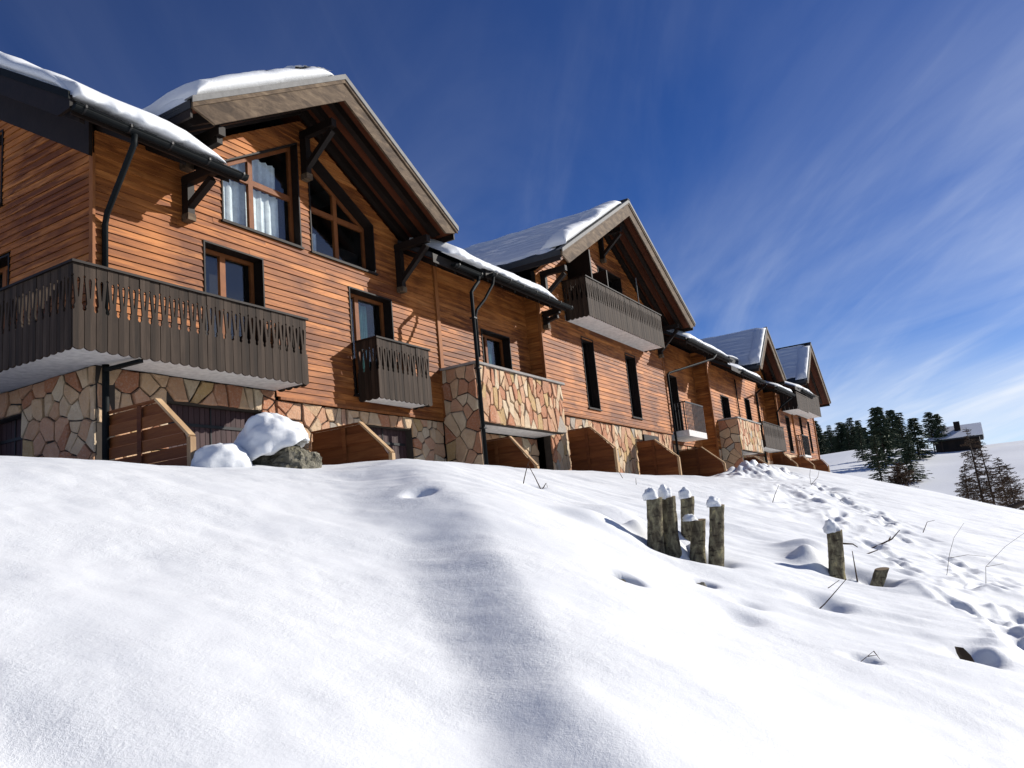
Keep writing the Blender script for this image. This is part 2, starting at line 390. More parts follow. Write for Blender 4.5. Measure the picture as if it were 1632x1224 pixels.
def height(x, y):
    x = np.asarray(x, float); y = np.asarray(y, float)
    h = base_h(x, y) + flank(x, y)
    near = sstep(55, 30, x)
    h = h + near * (.11 * fbm(x * .42 + 3, y * .42, 21, 2) + .034 * fbm(x * 1.6, y * 1.1, 31, 3) + .007 * fbm(x * 5.5, y * 4.5, 35, 2))
    rill = sstep(5.5, 9, x) * sstep(7.6, 6.3, y)
    h = h + near * rill * (.055 * fbm(x * 1.7 + y * .35, y * .30, 41, 3) + .020 * fbm(x * 5 + y, y * .8, 45, 2))
    # faint hollow lower left
    h = h - .05 * np.exp(-((x - 1.55 - (y - 2.6) * .10) / .22) ** 2 - ((y - 2.9) / .9) ** 2)
    for (cx, cy, r, d) in WELLS: h = h - d * np.exp(-(((x - cx) ** 2 + (y - cy) ** 2) / r ** 2) ** 1.4)
    for (cx, cy, r, d) in BUMPS: h = h + d * np.exp(-((x - cx) ** 2 + (y - cy) ** 2) / r ** 2)
    # lumpy spoil heap at the edge of the terrace
    hp = np.exp(-((x - 29.5) / 3.2) ** 2 - ((y - 7.1) / .85) ** 2)
    h = h + hp * (.28 + .55 * np.abs(fbm(x * 1.5, y * 1.9, 61, 4)) + .25 * fbm(x * 3.4, y * 3.4, 65, 2))
    rough = np.exp(-((y - (4.3 + .09 * (x - 22))) / 1.0) ** 2) * sstep(13, 19, x) * sstep(31, 25, x)
    h = h + rough * (.16 * fbm(x * 1.3, y * 2.0, 71, 3))
    return h
def feet(x, y, h):
    for (cx, cy, a, la, lb, d) in FOOT:
        i0 = np.searchsorted(GX, cx - .8); i1 = np.searchsorted(GX, cx + .8)
        j0 = np.searchsorted(GY, cy - .7); j1 = np.searchsorted(GY, cy + .7)
        X = x[i0:i1, j0:j1]; Y = y[i0:i1, j0:j1]
        u = ((X - cx) * math.cos(a) + (Y - cy) * math.sin(a)) / la; v = (-(X - cx) * math.sin(a) + (Y - cy) * math.cos(a)) / lb
        q = u * u + v * v
        lump = .35 + 1.1 * fbm(X * 7, Y * 7, 88, 2)
        h[i0:i1, j0:j1] += -d * np.exp(-q ** 2) + d * .5 * lump * np.exp(-((np.sqrt(q) - 1.6) / .42) ** 2)
    return h
def axis(segs):
    out = [segs[0][0]]
    for a, b, s in segs:
        n = max(1, int(round((b - a) / s))); out += list(np.linspace(a, b, n + 1)[1:])
    return np.array(out)
GX = axis([(-3000, -600, 400), (-600, -100, 50), (-100, -20, 8), (-20, -4, .8), (-4, 0, .12), (0, 15, .04), (15, 32, .07), (32, 60, .22), (60, 190, 1.0), (190, 500, 12), (500, 3000, 200)])
GY = axis([(-3000, -600, 400), (-600, -100, 50), (-100, -12, 4), (-12, -2, .3), (-2, 9.2, .04), (9.2, 14, .2), (14, 60, 1.0), (60, 300, 10), (300, 3000, 200)])
GXX, GYY = np.meshgrid(GX, GY, indexing='ij')
HH = feet(GXX, GYY, height(GXX, GYY))
GRID = np.stack([GXX, GYY, HH], -1)
def ground(x, y):
    i = int(np.clip(np.searchsorted(GX, x), 1, len(GX) - 1)); j = int(np.clip(np.searchsorted(GY, y), 1, len(GY) - 1))
    tx = (x - GX[i - 1]) / (GX[i] - GX[i - 1]); ty = (y - GY[j - 1]) / (GY[j] - GY[j - 1])
    return float((HH[i - 1, j - 1] * (1 - tx) + HH[i, j - 1] * tx) * (1 - ty) + (HH[i - 1, j] * (1 - tx) + HH[i, j] * tx) * ty)
g = link('snowy_ground', grid_mesh('snowy_ground', GRID, M['snow'])); g['kind'] = 'structure'; g['label'] = 'steep sunlit snow slope rising to the chalets'
# distant mountain shoulder on the right
def hills():
    us = np.linspace(-1, 1, 90); vs_ = np.linspace(0, 1, 24)
    U, V = np.meshgrid(us, vs_, indexing='ij')
    X = 900 + 300 * V; Y = -260 + 420 * U
    Z = -20 + (62 + 38 * fbm(U * 3, V * 2, 101, 4) + 30 * sstep(.3, -.6, U)) * np.sin(np.pi * np.clip(V * .9 + .02, 0, 1)) ** .8
    m = NM('mountain_forest_and_snow'); v = m.coord()
    f = m.noise(v, .02, 6, .6); c = m.ramp(f, [(.42, (.11, .15, .22)), (.55, (.42, .50, .62)), (.68, (.72, .78, .86))])
    m.set(c, .9, .1)
    o = link('mountain', grid_mesh('mountain', np.stack([X, Y, Z], -1), m.m)); o['kind'] = 'structure'
hills()
# ------------------------------------------------------------------ building kit
def front(W): return lambda u, z, d: (u, W - d, z)
def side(X): return lambda u, z, d: (X - d, u, z)
def poly_x(poly, z):
    xs = []
    n = len(poly)
    for i in range(n):
        (a, za), (b, zb) = poly[i], poly[(i + 1) % n]
        if abs(za - zb) < 1e-9: continue
        if min(za, zb) - 1e-9 <= z <= max(za, zb) + 1e-9: xs.append(a + (b - a) * (z - za) / (zb - za))
    return (min(xs), max(xs)) if xs else None
def rows(outline, openings, z0, z1, pitch, anchor):
    k0 = math.ceil((z0 - anchor) / pitch - 1e-6); z = anchor + k0 * pitch
    edges = ([z0] if z - z0 > .02 else []) + []
    while z < z1 - .02: edges.append(z); z += pitch
    edges.append(z1)
    for a, b in zip(edges, edges[1:]):
        oa, ob = outline(a + 1e-4), outline(b - 1e-4)
        if oa is None or oa[1] - oa[0] < .08: continue
        if ob is None: ob = ((oa[0] + oa[1]) / 2,) * 2
        cur = [((oa[0], ob[0]), (oa[1], ob[1]))]
        for op in openings:
            zs = [p[1] for p in op]
            mid = (a + b) / 2
            if mid < min(zs) or mid > max(zs): continue
            ia = poly_x(op, max(a, min(zs) + 1e-4)); ib = poly_x(op, min(b, max(zs) - 1e-4))
            if not ia or not ib: continue
            nxt = []
            for L0, R0 in cur:
                if ia[1] <= L0[0] or ia[0] >= R0[0]: nxt.append((L0, R0)); continue
                if ia[0] > L0[0] + .03: nxt.append((L0, (ia[0], ib[0])))
                if ia[1] < R0[0] - .03: nxt.append(((ia[1], ib[1]), R0))
            cur = nxt
        for seg in cur: yield a, b, seg
def rect(x0, x1, z0, z1): return [(x0, z0), (x1, z0), (x1, z1), (x0, z1)]
def siding(thing_, name, mp, outline, openings, z0, z1, pitch, anchor, mat, single, seed=0, jl=3.4, core=.14):
    rg = random.Random(seed); cm = MB(); joined = MB(); wall = None; segs = list(rows(outline, openings, z0, z1, pitch, anchor))
    for a, b, ((la, lb), (ra, rb)) in segs:
        cm.hexa([mp(la, a, -core), mp(ra, a, -core), mp(ra, a, 0), mp(la, a, 0), mp(lb, b, -core), mp(rb, b, -core), mp(rb, b, 0), mp(lb, b, 0)])
    wall = part(name, cm, M['inside'], thing_)
    for a, b, ((la, lb), (ra, rb)) in segs:
        cuts = [0.0]; Lg = ra - la
        if Lg > jl * 1.3:
            x = rg.uniform(.4, 1) * jl
            while x < Lg - .6: cuts.append(x / Lg); x += rg.uniform(.7, 1.25) * jl
        cuts.append(1.0)
        for t0, t1 in zip(cuts, cuts[1:]):
            A0 = la + (ra - la) * t0 + .0015; A1 = la + (ra - la) * t1 - .0015
            B0 = lb + (rb - lb) * t0 + .0015; B1 = lb + (rb - lb) * t1 - .0015
            j = rg.uniform(-.002, .003); lo = .034 + j; hi = .016 + j
            mb = MB() if single else joined
            mb.hexa([mp(A0, a, .001), mp(A1, a, .001), mp(A1, a, lo), mp(A0, a, lo), mp(B0, b - .004, .001), mp(B1, b - .004, .001), mp(B1, b - .004, hi), mp(B0, b - .004, hi)])
            if single: part('plank', mb, mat, wall)
    if not single: part('planking', joined, mat, wall, kind='stuff')
    return wall

def clip(poly, nx, ny, c):      # keep nx*x+ny*y <= c
    out = []
    for i in range(len(poly)):
        p, q = poly[i], poly[(i + 1) % len(poly)]
        dp = nx * p[0] + ny * p[1] - c; dq = nx * q[0] + ny * q[1] - c
        if dp <= 0: out.append(p)
        if (dp < 0 < dq) or (dq < 0 < dp):
            t = dp / (dp - dq); out.append((p[0] + (q[0] - p[0]) * t, p[1] + (q[1] - p[1]) * t))
    return out
def inset(poly, d):
    A = sum(p[0] * q[1] - q[0] * p[1] for p, q in zip(poly, poly[1:] + poly[:1]))
    if A < 0: poly = poly[::-1]
    out = list(poly)
    for p, q in zip(poly, poly[1:] + poly[:1]):
        ex, ey = q[0] - p[0], q[1] - p[1]; L_ = math.hypot(ex, ey)
        if L_ < 1e-6: continue
        nx, ny = ey / L_, -ex / L_
        out = clip(out, nx, ny, nx * p[0] + ny * p[1] - d)
        if len(out) < 3: return []
    return out
def area(p): return abs(sum(a[0] * b[1] - b[0] * a[1] for a, b in zip(p, p[1:] + p[:1]))) / 2
def stonework(thing_, name, mp, u0, u1, z0, z1, openings, size, aspect=1.0, single=True, seed=1, core=.22, band=None, thick=.045):
    rg = random.Random(seed); cm = MB(); wl = None
    ol = lambda z: (u0, u1)
    brk = sorted({z0, z1, *[z for o in openings for z in (min(p[1] for p in o), max(p[1] for p in o)) if z0 < z < z1]})
    for a, b in zip(brk, brk[1:]):
        for a_, b_, ((la, lb), (ra, rb)) in rows(ol, openings, a, b, 50, a):
            cm.hexa([mp(la, a_, -core), mp(ra, a_, -core), mp(ra, a_, 0), mp(la, a_, 0), mp(lb, b_, -core), mp(rb, b_, -core), mp(rb, b_, 0), mp(lb, b_, 0)])
    wl = part(name, cm, M['mortar'], thing_)
    su = size / math.sqrt(aspect); sz = size * math.sqrt(aspect)
    nu = max(1, round((u1 - u0) / su)); nz = max(1, round((z1 - z0) / sz))
    pts = []
    for i in range(nu):
        for j in range(nz):
            x = u0 + (i + .5 + (.25 if j % 2 else -.25) + rg.uniform(-.55, .55)) * (u1 - u0) / nu; z = z0 + (j + .5 + rg.uniform(-.55, .55)) * (z1 - z0) / nz
            x = min(max(x, u0 + .12 * su), u1 - .12 * su); z = min(max(z, z0 + .12 * sz), z1 - .12 * sz)
            if rg.random() < .10 or any(min(p[0] for p in o) - .02 < x < max(p[0] for p in o) + .02 and min(p[1] for p in o) - .02 < z < max(p[1] for p in o) + .02 for o in openings): continue
            if all(((x - a) / su) ** 2 + ((z - b) / sz) ** 2 > .20 for a, b in pts[-40:]): pts.append((x, z))
    joined = MB()
    for i, (px, pz) in enumerate(pts):
        if not (u0 < px < u1 and z0 < pz < z1): continue
        if any(min(p[0] for p in o) < px < max(p[0] for p in o) and min(p[1] for p in o) < pz < max(p[1] for p in o) for o in openings): continue
        c = rect(max(u0, px - 2 * su), min(u1, px + 2 * su), max(z0, pz - 2 * sz), min(z1, pz + 2 * sz))
        for j, (qx, qz) in enumerate(pts):
            if j == i or abs(qx - px) > 5 * su or abs(qz - pz) > 5 * sz: continue
            # anisotropic bisector
            wx, wz = 1 / su ** 2, 1 / sz ** 2
            nx, nz_ = (qx - px) * wx, (qz - pz) * wz
            cc = ((qx * qx - px * px) * wx + (qz * qz - pz * pz) * wz) / 2
            c = clip(c, nx, nz_, cc)
            if len(c) < 3: break
        if len(c) < 3: continue
        for o in openings:
            ox0, ox1 = min(p[0] for p in o), max(p[0] for p in o); oz0, oz1 = min(p[1] for p in o), max(p[1] for p in o)
            cand = [(px - ox1, (-1, 0, -ox1)), (ox0 - px, (1, 0, ox0)), (pz - oz1, (0, -1, -oz1)), (oz0 - pz, (0, 1, oz0))]
            ds, (nx, nz_, cc) = max(cand, key=lambda t: t[0])
            if max(p[0] for p in c) > ox0 and min(p[0] for p in c) < ox1 and max(p[1] for p in c) > oz0 and min(p[1] for p in c) < oz1: c = clip(c, nx, nz_, cc)
        if len(c) < 3: continue
        c = inset(c, rg.uniform(.006, .016))
        if len(c) < 3: continue
        q = []
        for (ax, az_), (bx, bz_) in zip(c, c[1:] + c[:1]):
            L_ = math.hypot(bx - ax, bz_ - az_); q.append((ax + (rg.uniform(-.006, .006)), az_ + rg.uniform(-.006, .006)))
            if L_ > .07:
                w_ = rg.uniform(-.010, .008); t_ = rg.uniform(.3, .7); q.append((ax + (bx - ax) * t_ - (bz_ - az_) / L_ * w_, az_ + (bz_ - az_) * t_ + (bx - ax) / L_ * w_))
        c = q
        if len(c) < 3 or area(c) < .0022: continue
        dd = thick * rg.uniform(.55, 1.35); t = [(px_ + (sum(p[0] for p in c) / len(c) - px_) * .11, pz_ + (sum(p[1] for p in c) / len(c) - pz_) * .11) for px_, pz_ in c]
        n = len(c); tl = [rg.uniform(-.012, .012) for _ in range(2)]
        cx_ = sum(p[0] for p in c) / n; cz_ = sum(p[1] for p in c) / n
        mb = MB() if single else joined
        mb.add([mp(x, z, -.01) for x, z in c] + [mp(x, z, dd - .012) for x, z in c] + [mp(x, z, dd + tl[0] * (x - cx_) / size * 2 + tl[1] * (z - cz_) / size * 2) for x, z in t],
               [tuple(range(2 * n, 3 * n))] + [(k, (k + 1) % n, n + (k + 1) % n, n + k) for k in range(n)] + [(n + k, n + (k + 1) % n, 2 * n + (k + 1) % n, 2 * n + k) for k in range(n)])
        if single: part('stone', mb, M['stone'], wl)
    if not single: part('stone_facing', joined, M['stone'], wl, kind='stuff')
    return wl

def window(thing_, mp, poly, bars_u=(), bars_z=(), depth=.22, fw=.07, curtain=None, name='window', room=True, sill=True, lining='dark', fmat='frame'):
    """poly: convex opening in wall coordinates; frame ring, glazing bars, panes, lining boards, the dark room behind"""
    A = sum(p[0] * q[1] - q[0] * p[1] for p, q in zip(poly, poly[1:] + poly[:1]))
    if A < 0: poly = poly[::-1]
    n = len(poly); win = MB(); t = .03
    inn = inset(poly, t)
    # lining
    win.add([mp(x, z, .045) for x, z in poly] + [mp(x, z, .045) for x, z in inn] + [mp(x, z, -depth - .06) for x, z in inn] + [mp(x, z, -depth - .06) for x, z in poly],
            [(k, (k + 1) % n, n + (k + 1) % n, n + k) for k in range(n)] + [(n + k, n + (k + 1) % n, 2 * n + (k + 1) % n, 2 * n + k) for k in range(n)] + [(3 * n + k, 3 * n + (k + 1) % n, (k + 1) % n, k) for k in range(n)])
    w = part(name, win, M[lining], thing_)
    o1 = inset(poly, t + .002); o2 = inset(poly, t + fw); fr = MB()
    d0, d1 = -depth + .03, -depth - .03
    if len(o2) == n:
        fr.add([mp(x, z, d0) for x, z in o1] + [mp(x, z, d0) for x, z in o2] + [mp(x, z, d1) for x, z in o2] + [mp(x, z, d1) for x, z in o1],
               [(k, (k + 1) % n, n + (k + 1) % n, n + k) for k in range(n)] + [(n + k, n + (k + 1) % n, 2 * n + (k + 1) % n, 2 * n + k) for k in range(n)] + [(2 * n + k, 2 * n + (k + 1) % n, 3 * n + (k + 1) % n, 3 * n + k) for k in range(n)])
    else: o2 = o1
    part('window_frame', fr, M[fmat], w)
    us = [p[0] for p in o2]; zs = [p[1] for p in o2]
    cells = [o2]
    for bu, bw in bars_u:
        bm_ = clip(clip(o2, 1, 0, bu + bw / 2), -1, 0, -(bu - bw / 2)); m2 = MB(); m2.prism(bm_, mp, d0 + .006, d1 - .004); part('mullion', m2, M[fmat], w)
        cells = [q for c in cells for q in (clip(c, 1, 0, bu - bw / 2), clip(c, -1, 0, -(bu + bw / 2))) if len(q) > 2]
    for bz, bw in bars_z:
        bm_ = clip(clip(o2, 0, 1, bz + bw / 2), 0, -1, -(bz - bw / 2)); m2 = MB(); m2.prism(bm_, mp, d0 + .003, d1 - .002); part('transom', m2, M[fmat], w)
        cells = [q for c in cells for q in (clip(c, 0, 1, bz - bw / 2), clip(c, 0, -1, -(bz + bw / 2))) if len(q) > 2]
    for c in cells:
        pm = MB(); pm.prism(c, mp, -depth + .004, -depth - .004); part('pane', pm, M['glass'], w)
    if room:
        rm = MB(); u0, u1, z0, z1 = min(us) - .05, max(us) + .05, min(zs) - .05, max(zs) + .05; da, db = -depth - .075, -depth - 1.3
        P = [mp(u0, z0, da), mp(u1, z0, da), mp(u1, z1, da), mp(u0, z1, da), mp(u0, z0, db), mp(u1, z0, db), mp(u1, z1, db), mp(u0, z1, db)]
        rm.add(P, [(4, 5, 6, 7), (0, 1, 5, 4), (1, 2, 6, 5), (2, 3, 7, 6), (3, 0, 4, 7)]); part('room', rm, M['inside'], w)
    for (cu0, cu1, cz0, cz1, mt) in (curtain or []):
        N_ = 40; pts = np.zeros((N_, 2, 3))
        for i in range(N_):
            u = cu0 + (cu1 - cu0) * i / (N_ - 1); d = -depth - .12 - .028 * math.sin(i * 1.1 + u * 7) - .012 * math.sin(i * 2.7)
            zt = cz1
            iv = poly_x(o1, min(cz1, max(zs) - .01))
            pts[i, 0] = mp(u, cz0, d); pts[i, 1] = mp(u + .01 * math.sin(i), zt, d)
        link('curtain', grid_mesh('curtain', pts, M[mt]), w)
    if sill:
        x0, x1 = min(p[0] for p in poly), max(p[0] for p in poly); zb = min(p[1] for p in poly); s_ = MB()
        s_.prism([(x0 - .03, zb - .035), (x1 + .03, zb - .035), (x1 + .03, zb + .004), (x0 - .03, zb + .004)], mp, .075, -.02); part('sill', s_, M['dark' if lining == 'dark' else lining], w)
    return w

# slats with the spindle and keyhole cut-outs ------------------------------------------------
SLATS = {}
def slat_mesh(w, H):
    key = (round(w, 3), round(H, 3))
    if key in SLATS: return SLATS[key]
    e = w / 2 - .0045; k = min(1, w / .165)
    right = [(0, 0), (.25 * w, .008), (e, .032), (e, H - .66), (e - .018 * k, H - .65), (e - .026 * k, H - .625), (e - .018 * k, H - .60), (e - .021 * k, H - .59), (e - .036 * k, H - .555), (e - .032 * k, H - .50), (e - .004 * k, H - .195),
             (e - .012 * k, H - .183), (e - .012 * k, H - .167), (e, H - .155), (e, H), (0, H), (0, H - .19), (.014 * k, H - .197), (.023 * k, H - .225), (.023 * k, H - .25), (.006 * k, H - .47), (0, H - .475)]
    n = len(right); v = []; f = []; t = .026
    for sgn in (1, -1):
        for d in (0, t):
            o = len(v); v += [(sgn * x, d, z) for x, z in right]; f.append(tuple(range(o, o + n)) if (sgn > 0) == (d == 0) else tuple(range(o, o + n))[::-1])
        o = len(v) - 2 * n
        for i in range(n):
            if i in (15, n - 1): continue       # the seam on the centre line
            f.append((o + i, o + (i + 1) % n, o + n + (i + 1) % n, o + n + i))
    me = bpy.data.meshes.new('slat'); me.from_pydata(v, [], f); me.materials.append(M['slat']); me.update()
    SLATS[key] = me; return me
def slat_run(bal, p0, p1, z0, H, w=.165):
    """slats along p0 -> p1; the face with y=0 in the mesh looks to the right of travel"""
    dx, dy = p1[0] - p0[0], p1[1] - p0[1]; L_ = math.hypot(dx, dy); n = max(1, round(L_ / w)); ww = L_ / n; a = math.atan2(dy, dx)
    me = slat_mesh(ww, H)
    for i in range(n):
        t = (i + .5) / n; link('slat', me, bal, (p0[0] + dx * t, p0[1] + dy * t, z0 + random.uniform(-.004, .004)), (random.uniform(-.006, .006), 0, a))
def balcony(thing_, x0, x1, yf, yw, zb, zt, slab_t=.16, left=True, right=True, w=.165, left_to=None, label=None):
    """a timber balcony: slab, slats, handrail, inner rails, posts"""
    s = MB(); s.box(x0 + .03, x1 - .03, yf + .03, yw + .02, zb + .045, zb + .045 + slab_t)
    if left_to: s.box(x0 + .03, left_to[0] + .02, yw + .02, left_to[1], zb + .045, zb + .045 + slab_t)
    b = part('balcony', s, M['plaster'], thing_)
    if label: b['label'] = label
    H = zt - .035 - zb
    slat_run(b, (x0, yf), (x1, yf), zb, H, w)
    yl = left_to[1] if left_to else yw - .05
    if left: slat_run(b, (x0, yl), (x0, yf + .03), zb, H, w)
    if right: slat_run(b, (x1, yf + .03), (x1, yw - .05), zb, H, w)
    h = MB(); h.box(x0 - .03, x1 + .03, yf - .03, yf + .065, zt - .035, zt); part('handrail', h, M['dark'], b)
    for xx, on in ((x0, left), (x1, right)):
        if on:
            h = MB(); h.box(xx - .03 if xx == x0 else xx - .06, xx + .06 if xx == x0 else xx + .03, yf + .068, (yl if xx == x0 else yw), zt - .035, zt - .001); part('handrail', h, M['dark'], b)
    for zz in (zb + .30, zt - .16):
        r_ = MB(); r_.box(x0 + .06, x1 - .06, yf + .03, yf + .075, zz, zz + .07); part('rail', r_, M['dark'], b)
    return b
def gutter(thing_, x0, x1, y, z, r=.075, brackets=True):
    n = 8; prof = [(math.cos(math.pi + math.pi * k / n) * r, math.sin(math.pi + math.pi * k / n) * r) for k in range(n + 1)] + [(r - .012, 0)] + [(math.cos(2 * math.pi - math.pi * k / n) * (r - .012), math.sin(2 * math.pi - math.pi * k / n) * (r - .012)) for k in range(1, n + 1)]
    m = MB(); m.prism(prof, lambda a, b, d: (d, y + a, z + b), x0, x1)
    # rolled bead on the outer lip
    m.tube([(x0, y - r, z), (x1, y - r, z)], .012, 6)
    m.prism([(math.cos(math.pi + math.pi * k / n) * r, math.sin(math.pi + math.pi * k / n) * r) for k in range(n + 1)], lambda a, b, d: (d, y + a, z + b), x1, x1 + .006)
    m.prism([(math.cos(math.pi + math.pi * k / n) * r, math.sin(math.pi + math.pi * k / n) * r) for k in range(n + 1)], lambda a, b, d: (d, y + a, z + b), x0 - .006, x0)
    o = part('gutter', m, M['gutter'], thing_)
    if brackets:
        k = max(2, round((x1 - x0) / .62))
        for i in range(k):
            xx = x0 + .12 + (x1 - x0 - .24) * i / (k - 1); bm_ = MB()
            rr = r + .006
            bm_.prism([(math.cos(math.pi + math.pi * q / n) * rr, math.sin(math.pi + math.pi * q / n) * rr) for q in range(n + 1)] + [(math.cos(2 * math.pi - math.pi * q / n) * (r + .0005), math.sin(2 * math.pi - math.pi * q / n) * (r + .0005)) for q in range(n + 1)], lambda a, b, d: (d, y + a, z + b), xx, xx + .03)
            bm_.box(xx, xx + .03, y - r - .018, y - r - .004, z - .02, z + .022)
            part('gutter_bracket', bm_, M['iron'], o)
    return o
def pipe(thing_, pts, r=.045, collars=True):
    m = MB(); m.tube(pts, r, 10); o = part('downpipe', m, M['gutter'], thing_, True)
    return o

def gable_roof(thing_, xc, yv, yb, za, slope, hw, fh=.46, deck=.15, rafters=(), hw_r=None, hwl=None, end_cut=.42):
    """pitched roof whose ridge runs back from the verge at yv; za = top of the ridge"""
    hl = hwl or hw; hr = hw_r or hw
    s = MB()
    prof = [(xc, za), (xc + hr, za - slope * hr), (xc + hr, za - slope * hr - deck), (xc, za - deck), (xc - hl, za - slope * hl - deck), (xc - hl, za - slope * hl)]
    f = lambda a, b, d: (a, d, b)
    s.prism([prof[0], prof[1], prof[2], prof[3]], f, yv + .05, yb); s.prism([prof[0], prof[3], prof[4], prof[5]], f, yv + .05, yb)
    roof = part('roof', s, M['shingle'], thing_)
    # soffit boards, seen from below
    for sg, h in ((1, hr), (-1, hl)):
        n = max(2, round((yb if yb < yv + 2.2 else yv + 2.2) - yv) * 7) if False else 10
        for k in range(12):
            y0 = yv + .06 + k * .15; m = MB()
            z0 = za - deck - .004
            m.prism([(xc, z0), (xc + sg * (h - .02), z0 - slope * (h - .02)), (xc + sg * (h - .02), z0 - slope * (h - .02) - .022), (xc, z0 - .022)], f, y0, y0 + .146)
            part('soffit_board', m, M['soffit'], roof)
        # fascia board with a sloping cut at its foot
        m = MB(); ft = za - .06
        x1 = h - .02
        m.prism([(xc, ft), (xc + sg * x1, ft - slope * x1), (xc + sg * x1, ft - slope * x1 - .10), (xc + sg * (x1 - end_cut), ft - slope * (x1 - end_cut) - fh), (xc, ft - fh)], f, yv, yv + .045)
        part('fascia', m, M['fascia'], roof)
        m = MB(); m.prism([(xc, ft + .05), (xc + sg * (x1 + .03), ft + .05 - slope * (x1 + .03)), (xc + sg * (x1 + .03), ft - .09 - slope * (x1 + .03)), (xc, ft - .09)], f, yv - .03, yv - .003)
        part('fascia_capping', m, M['fascia'], roof)
        m = MB(); m.prism([(xc, za + .035), (xc + sg * (h + .03), za + .035 - slope * (h + .03)), (xc + sg * (h + .03), za - .075 - slope * (h + .03)), (xc, za - .075)], f, yv - .05, yv - .033)
        m.prism([(xc, za + .035), (xc + sg * (h + .03), za + .035 - slope * (h + .03)), (xc + sg * (h + .03), za + .008 - slope * (h + .03)), (xc, za + .008)], f, yv - .033, yv + .14)
        part('verge_flashing', m, M['flash'], roof)
        for yr in rafters:
            m = MB(); z0 = za - deck - .028; m.prism([(xc, z0), (xc + sg * (h - .12), z0 - slope * (h - .12)), (xc + sg * (h - .30), z0 - slope * (h - .30) - .20), (xc, z0 - .20)], f, yr - .06, yr + .06)
            part('rafter', m, M['dark'], roof)
        # eave board along the low edge
        m = MB(); m.box(min(xc + sg * (h - .05), xc + sg * (h - .01)), max(xc + sg * (h - .05), xc + sg * (h - .01)), yv + .06, yb, za - slope * h - deck - .14, za - slope * h - deck + .0); part('eave_board', m, M['dark'], roof)
    return roof
def bracket(thing_, x, yw, z_foot, z_top, reach, purlin_z=None, w=.135):
    m = MB(); m.box(x - w / 2, x + w / 2, yw - .19, yw - .036, z_foot, z_top)
    b = part('bracket', m, M['dark'], thing_)
    m = MB(); m.beam((x, yw - .12, z_foot + .22), (x, yw - reach, z_top - .06), w * .8, w * .85, up=(1, 0, 0)); part('strut', m, M['dark'], b)
    m = MB(); m.beam((x, yw + .02, z_top + .09), (x, yw - reach - .06, z_top + .09), w, .16); part('purlin', m, M['dark'], b)
    m = MB(); m.box(x - w / 2 - .012, x + w / 2 + .012, yw - .205, yw - .036, z_foot - .02, z_foot + .10); part('foot_block', m, M['fascia'], b)
    return b
def eave_roof(thing_, x0, x1, ye, ze, slope, yb, thick=.13):
    """pitched roof over a wall running along x: ye, ze the eave edge (top)"""
    m = MB(); f = lambda a, b, d: (d, a, b)
    m.prism([(ye, ze), (yb, ze + slope * (yb - ye)), (yb, ze + slope * (yb - ye) - thick), (ye, ze - thick)], f, x0, x1)
    r_ = part('roof', m, M['shingle'], thing_)
    m = MB(); m.box(x0, x1, ye - .012, ye + .02, ze - .22, ze - .008); part('eave_fascia', m, M['dark'], r_)
    m = MB(); m.prism([(ye + .022, ze - thick - .003), (yb, ze + slope * (yb - ye) - thick - .003), (yb, ze + slope * (yb - ye) - thick - .025), (ye + .022, ze - thick - .025)], f, x0 + .01, x1 - .01); part('soffit', m, M['soffit'], r_)
    n = max(2, int((x1 - x0) / .6))
    for i in range(n):
        xx = x0 + .2 + (x1 - x0 - .4) * i / (n - 1); m = MB()
        m.prism([(ye + .06, ze - thick - .0), (yb, ze + slope * (yb - ye) - thick), (yb, ze + slope * (yb - ye) - thick - .15), (ye + .06, ze - thick - .13)], f, xx - .04, xx + .04); part('rafter', m, M['dark'], r_)
    return r_
# ------------------------------------------------------------------ snow on roofs
def snow_eave(x0, x1, ye, ze, slope, width, th, seed, label, overhang=.05, taper=(.35, .45)):
    nu = max(30, int((x1 - x0) / .05)); prof = [(0.10, -.01), (.02, .0), (-.6, .12), (-.9, .32), (-.85, .55), (-.5, .82), (.1, 1.0), (.8, 1.08), (1.8, 1.05), (3.2, 1.0), (4.6, .95), (6, .9)]
    P = np.zeros((nu, len(prof) + 1, 3)); c = 1 / math.hypot(1, slope); s_ = slope * c
    for i in range(nu):
        u = i / (nu - 1); x = x0 + (x1 - x0) * u
        e = min(1, (u * (x1 - x0)) / taper[0]) ** .5 if taper[0] else 1
        e *= min(1, ((1 - u) * (x1 - x0)) / taper[1]) ** .5 if taper[1] else 1
        lump = 1 + .45 * float(fbm(x * 1.1, 0.3, seed, 3)); edge = .24 * float(fbm(x * 1.7, 5.3, seed + 3, 4)) + .10 * float(fbm(x * 7, 1, seed + 9, 3))
        for j, (a, h) in enumerate(prof):
            tt = th * lump * e * (1 + .12 * float(fbm(x * 2.3, j * .7, seed + 5, 2)))
            al = (a * th * (overhang / .05 if a < 0 else 1) if a < .5 else a / 6 * width) + (edge + .06) * (1 - min(1, j / 7)) + (1 - e) * .12
            hh = h * tt - (.02 if j == 0 else 0)
            P[i, j] = (x + .012 * float(vn(x * 7, j, seed + 1)), ye + al * c - hh * s_ * .5, ze + al * s_ + hh)
        P[i, -1] = (x, ye + width * c, ze + width * s_ - .02)
    o = link('roof_snow', grid_mesh('roof_snow', P, M['roofsnow'])); tag(o, label, 'snow', kind='stuff'); return o
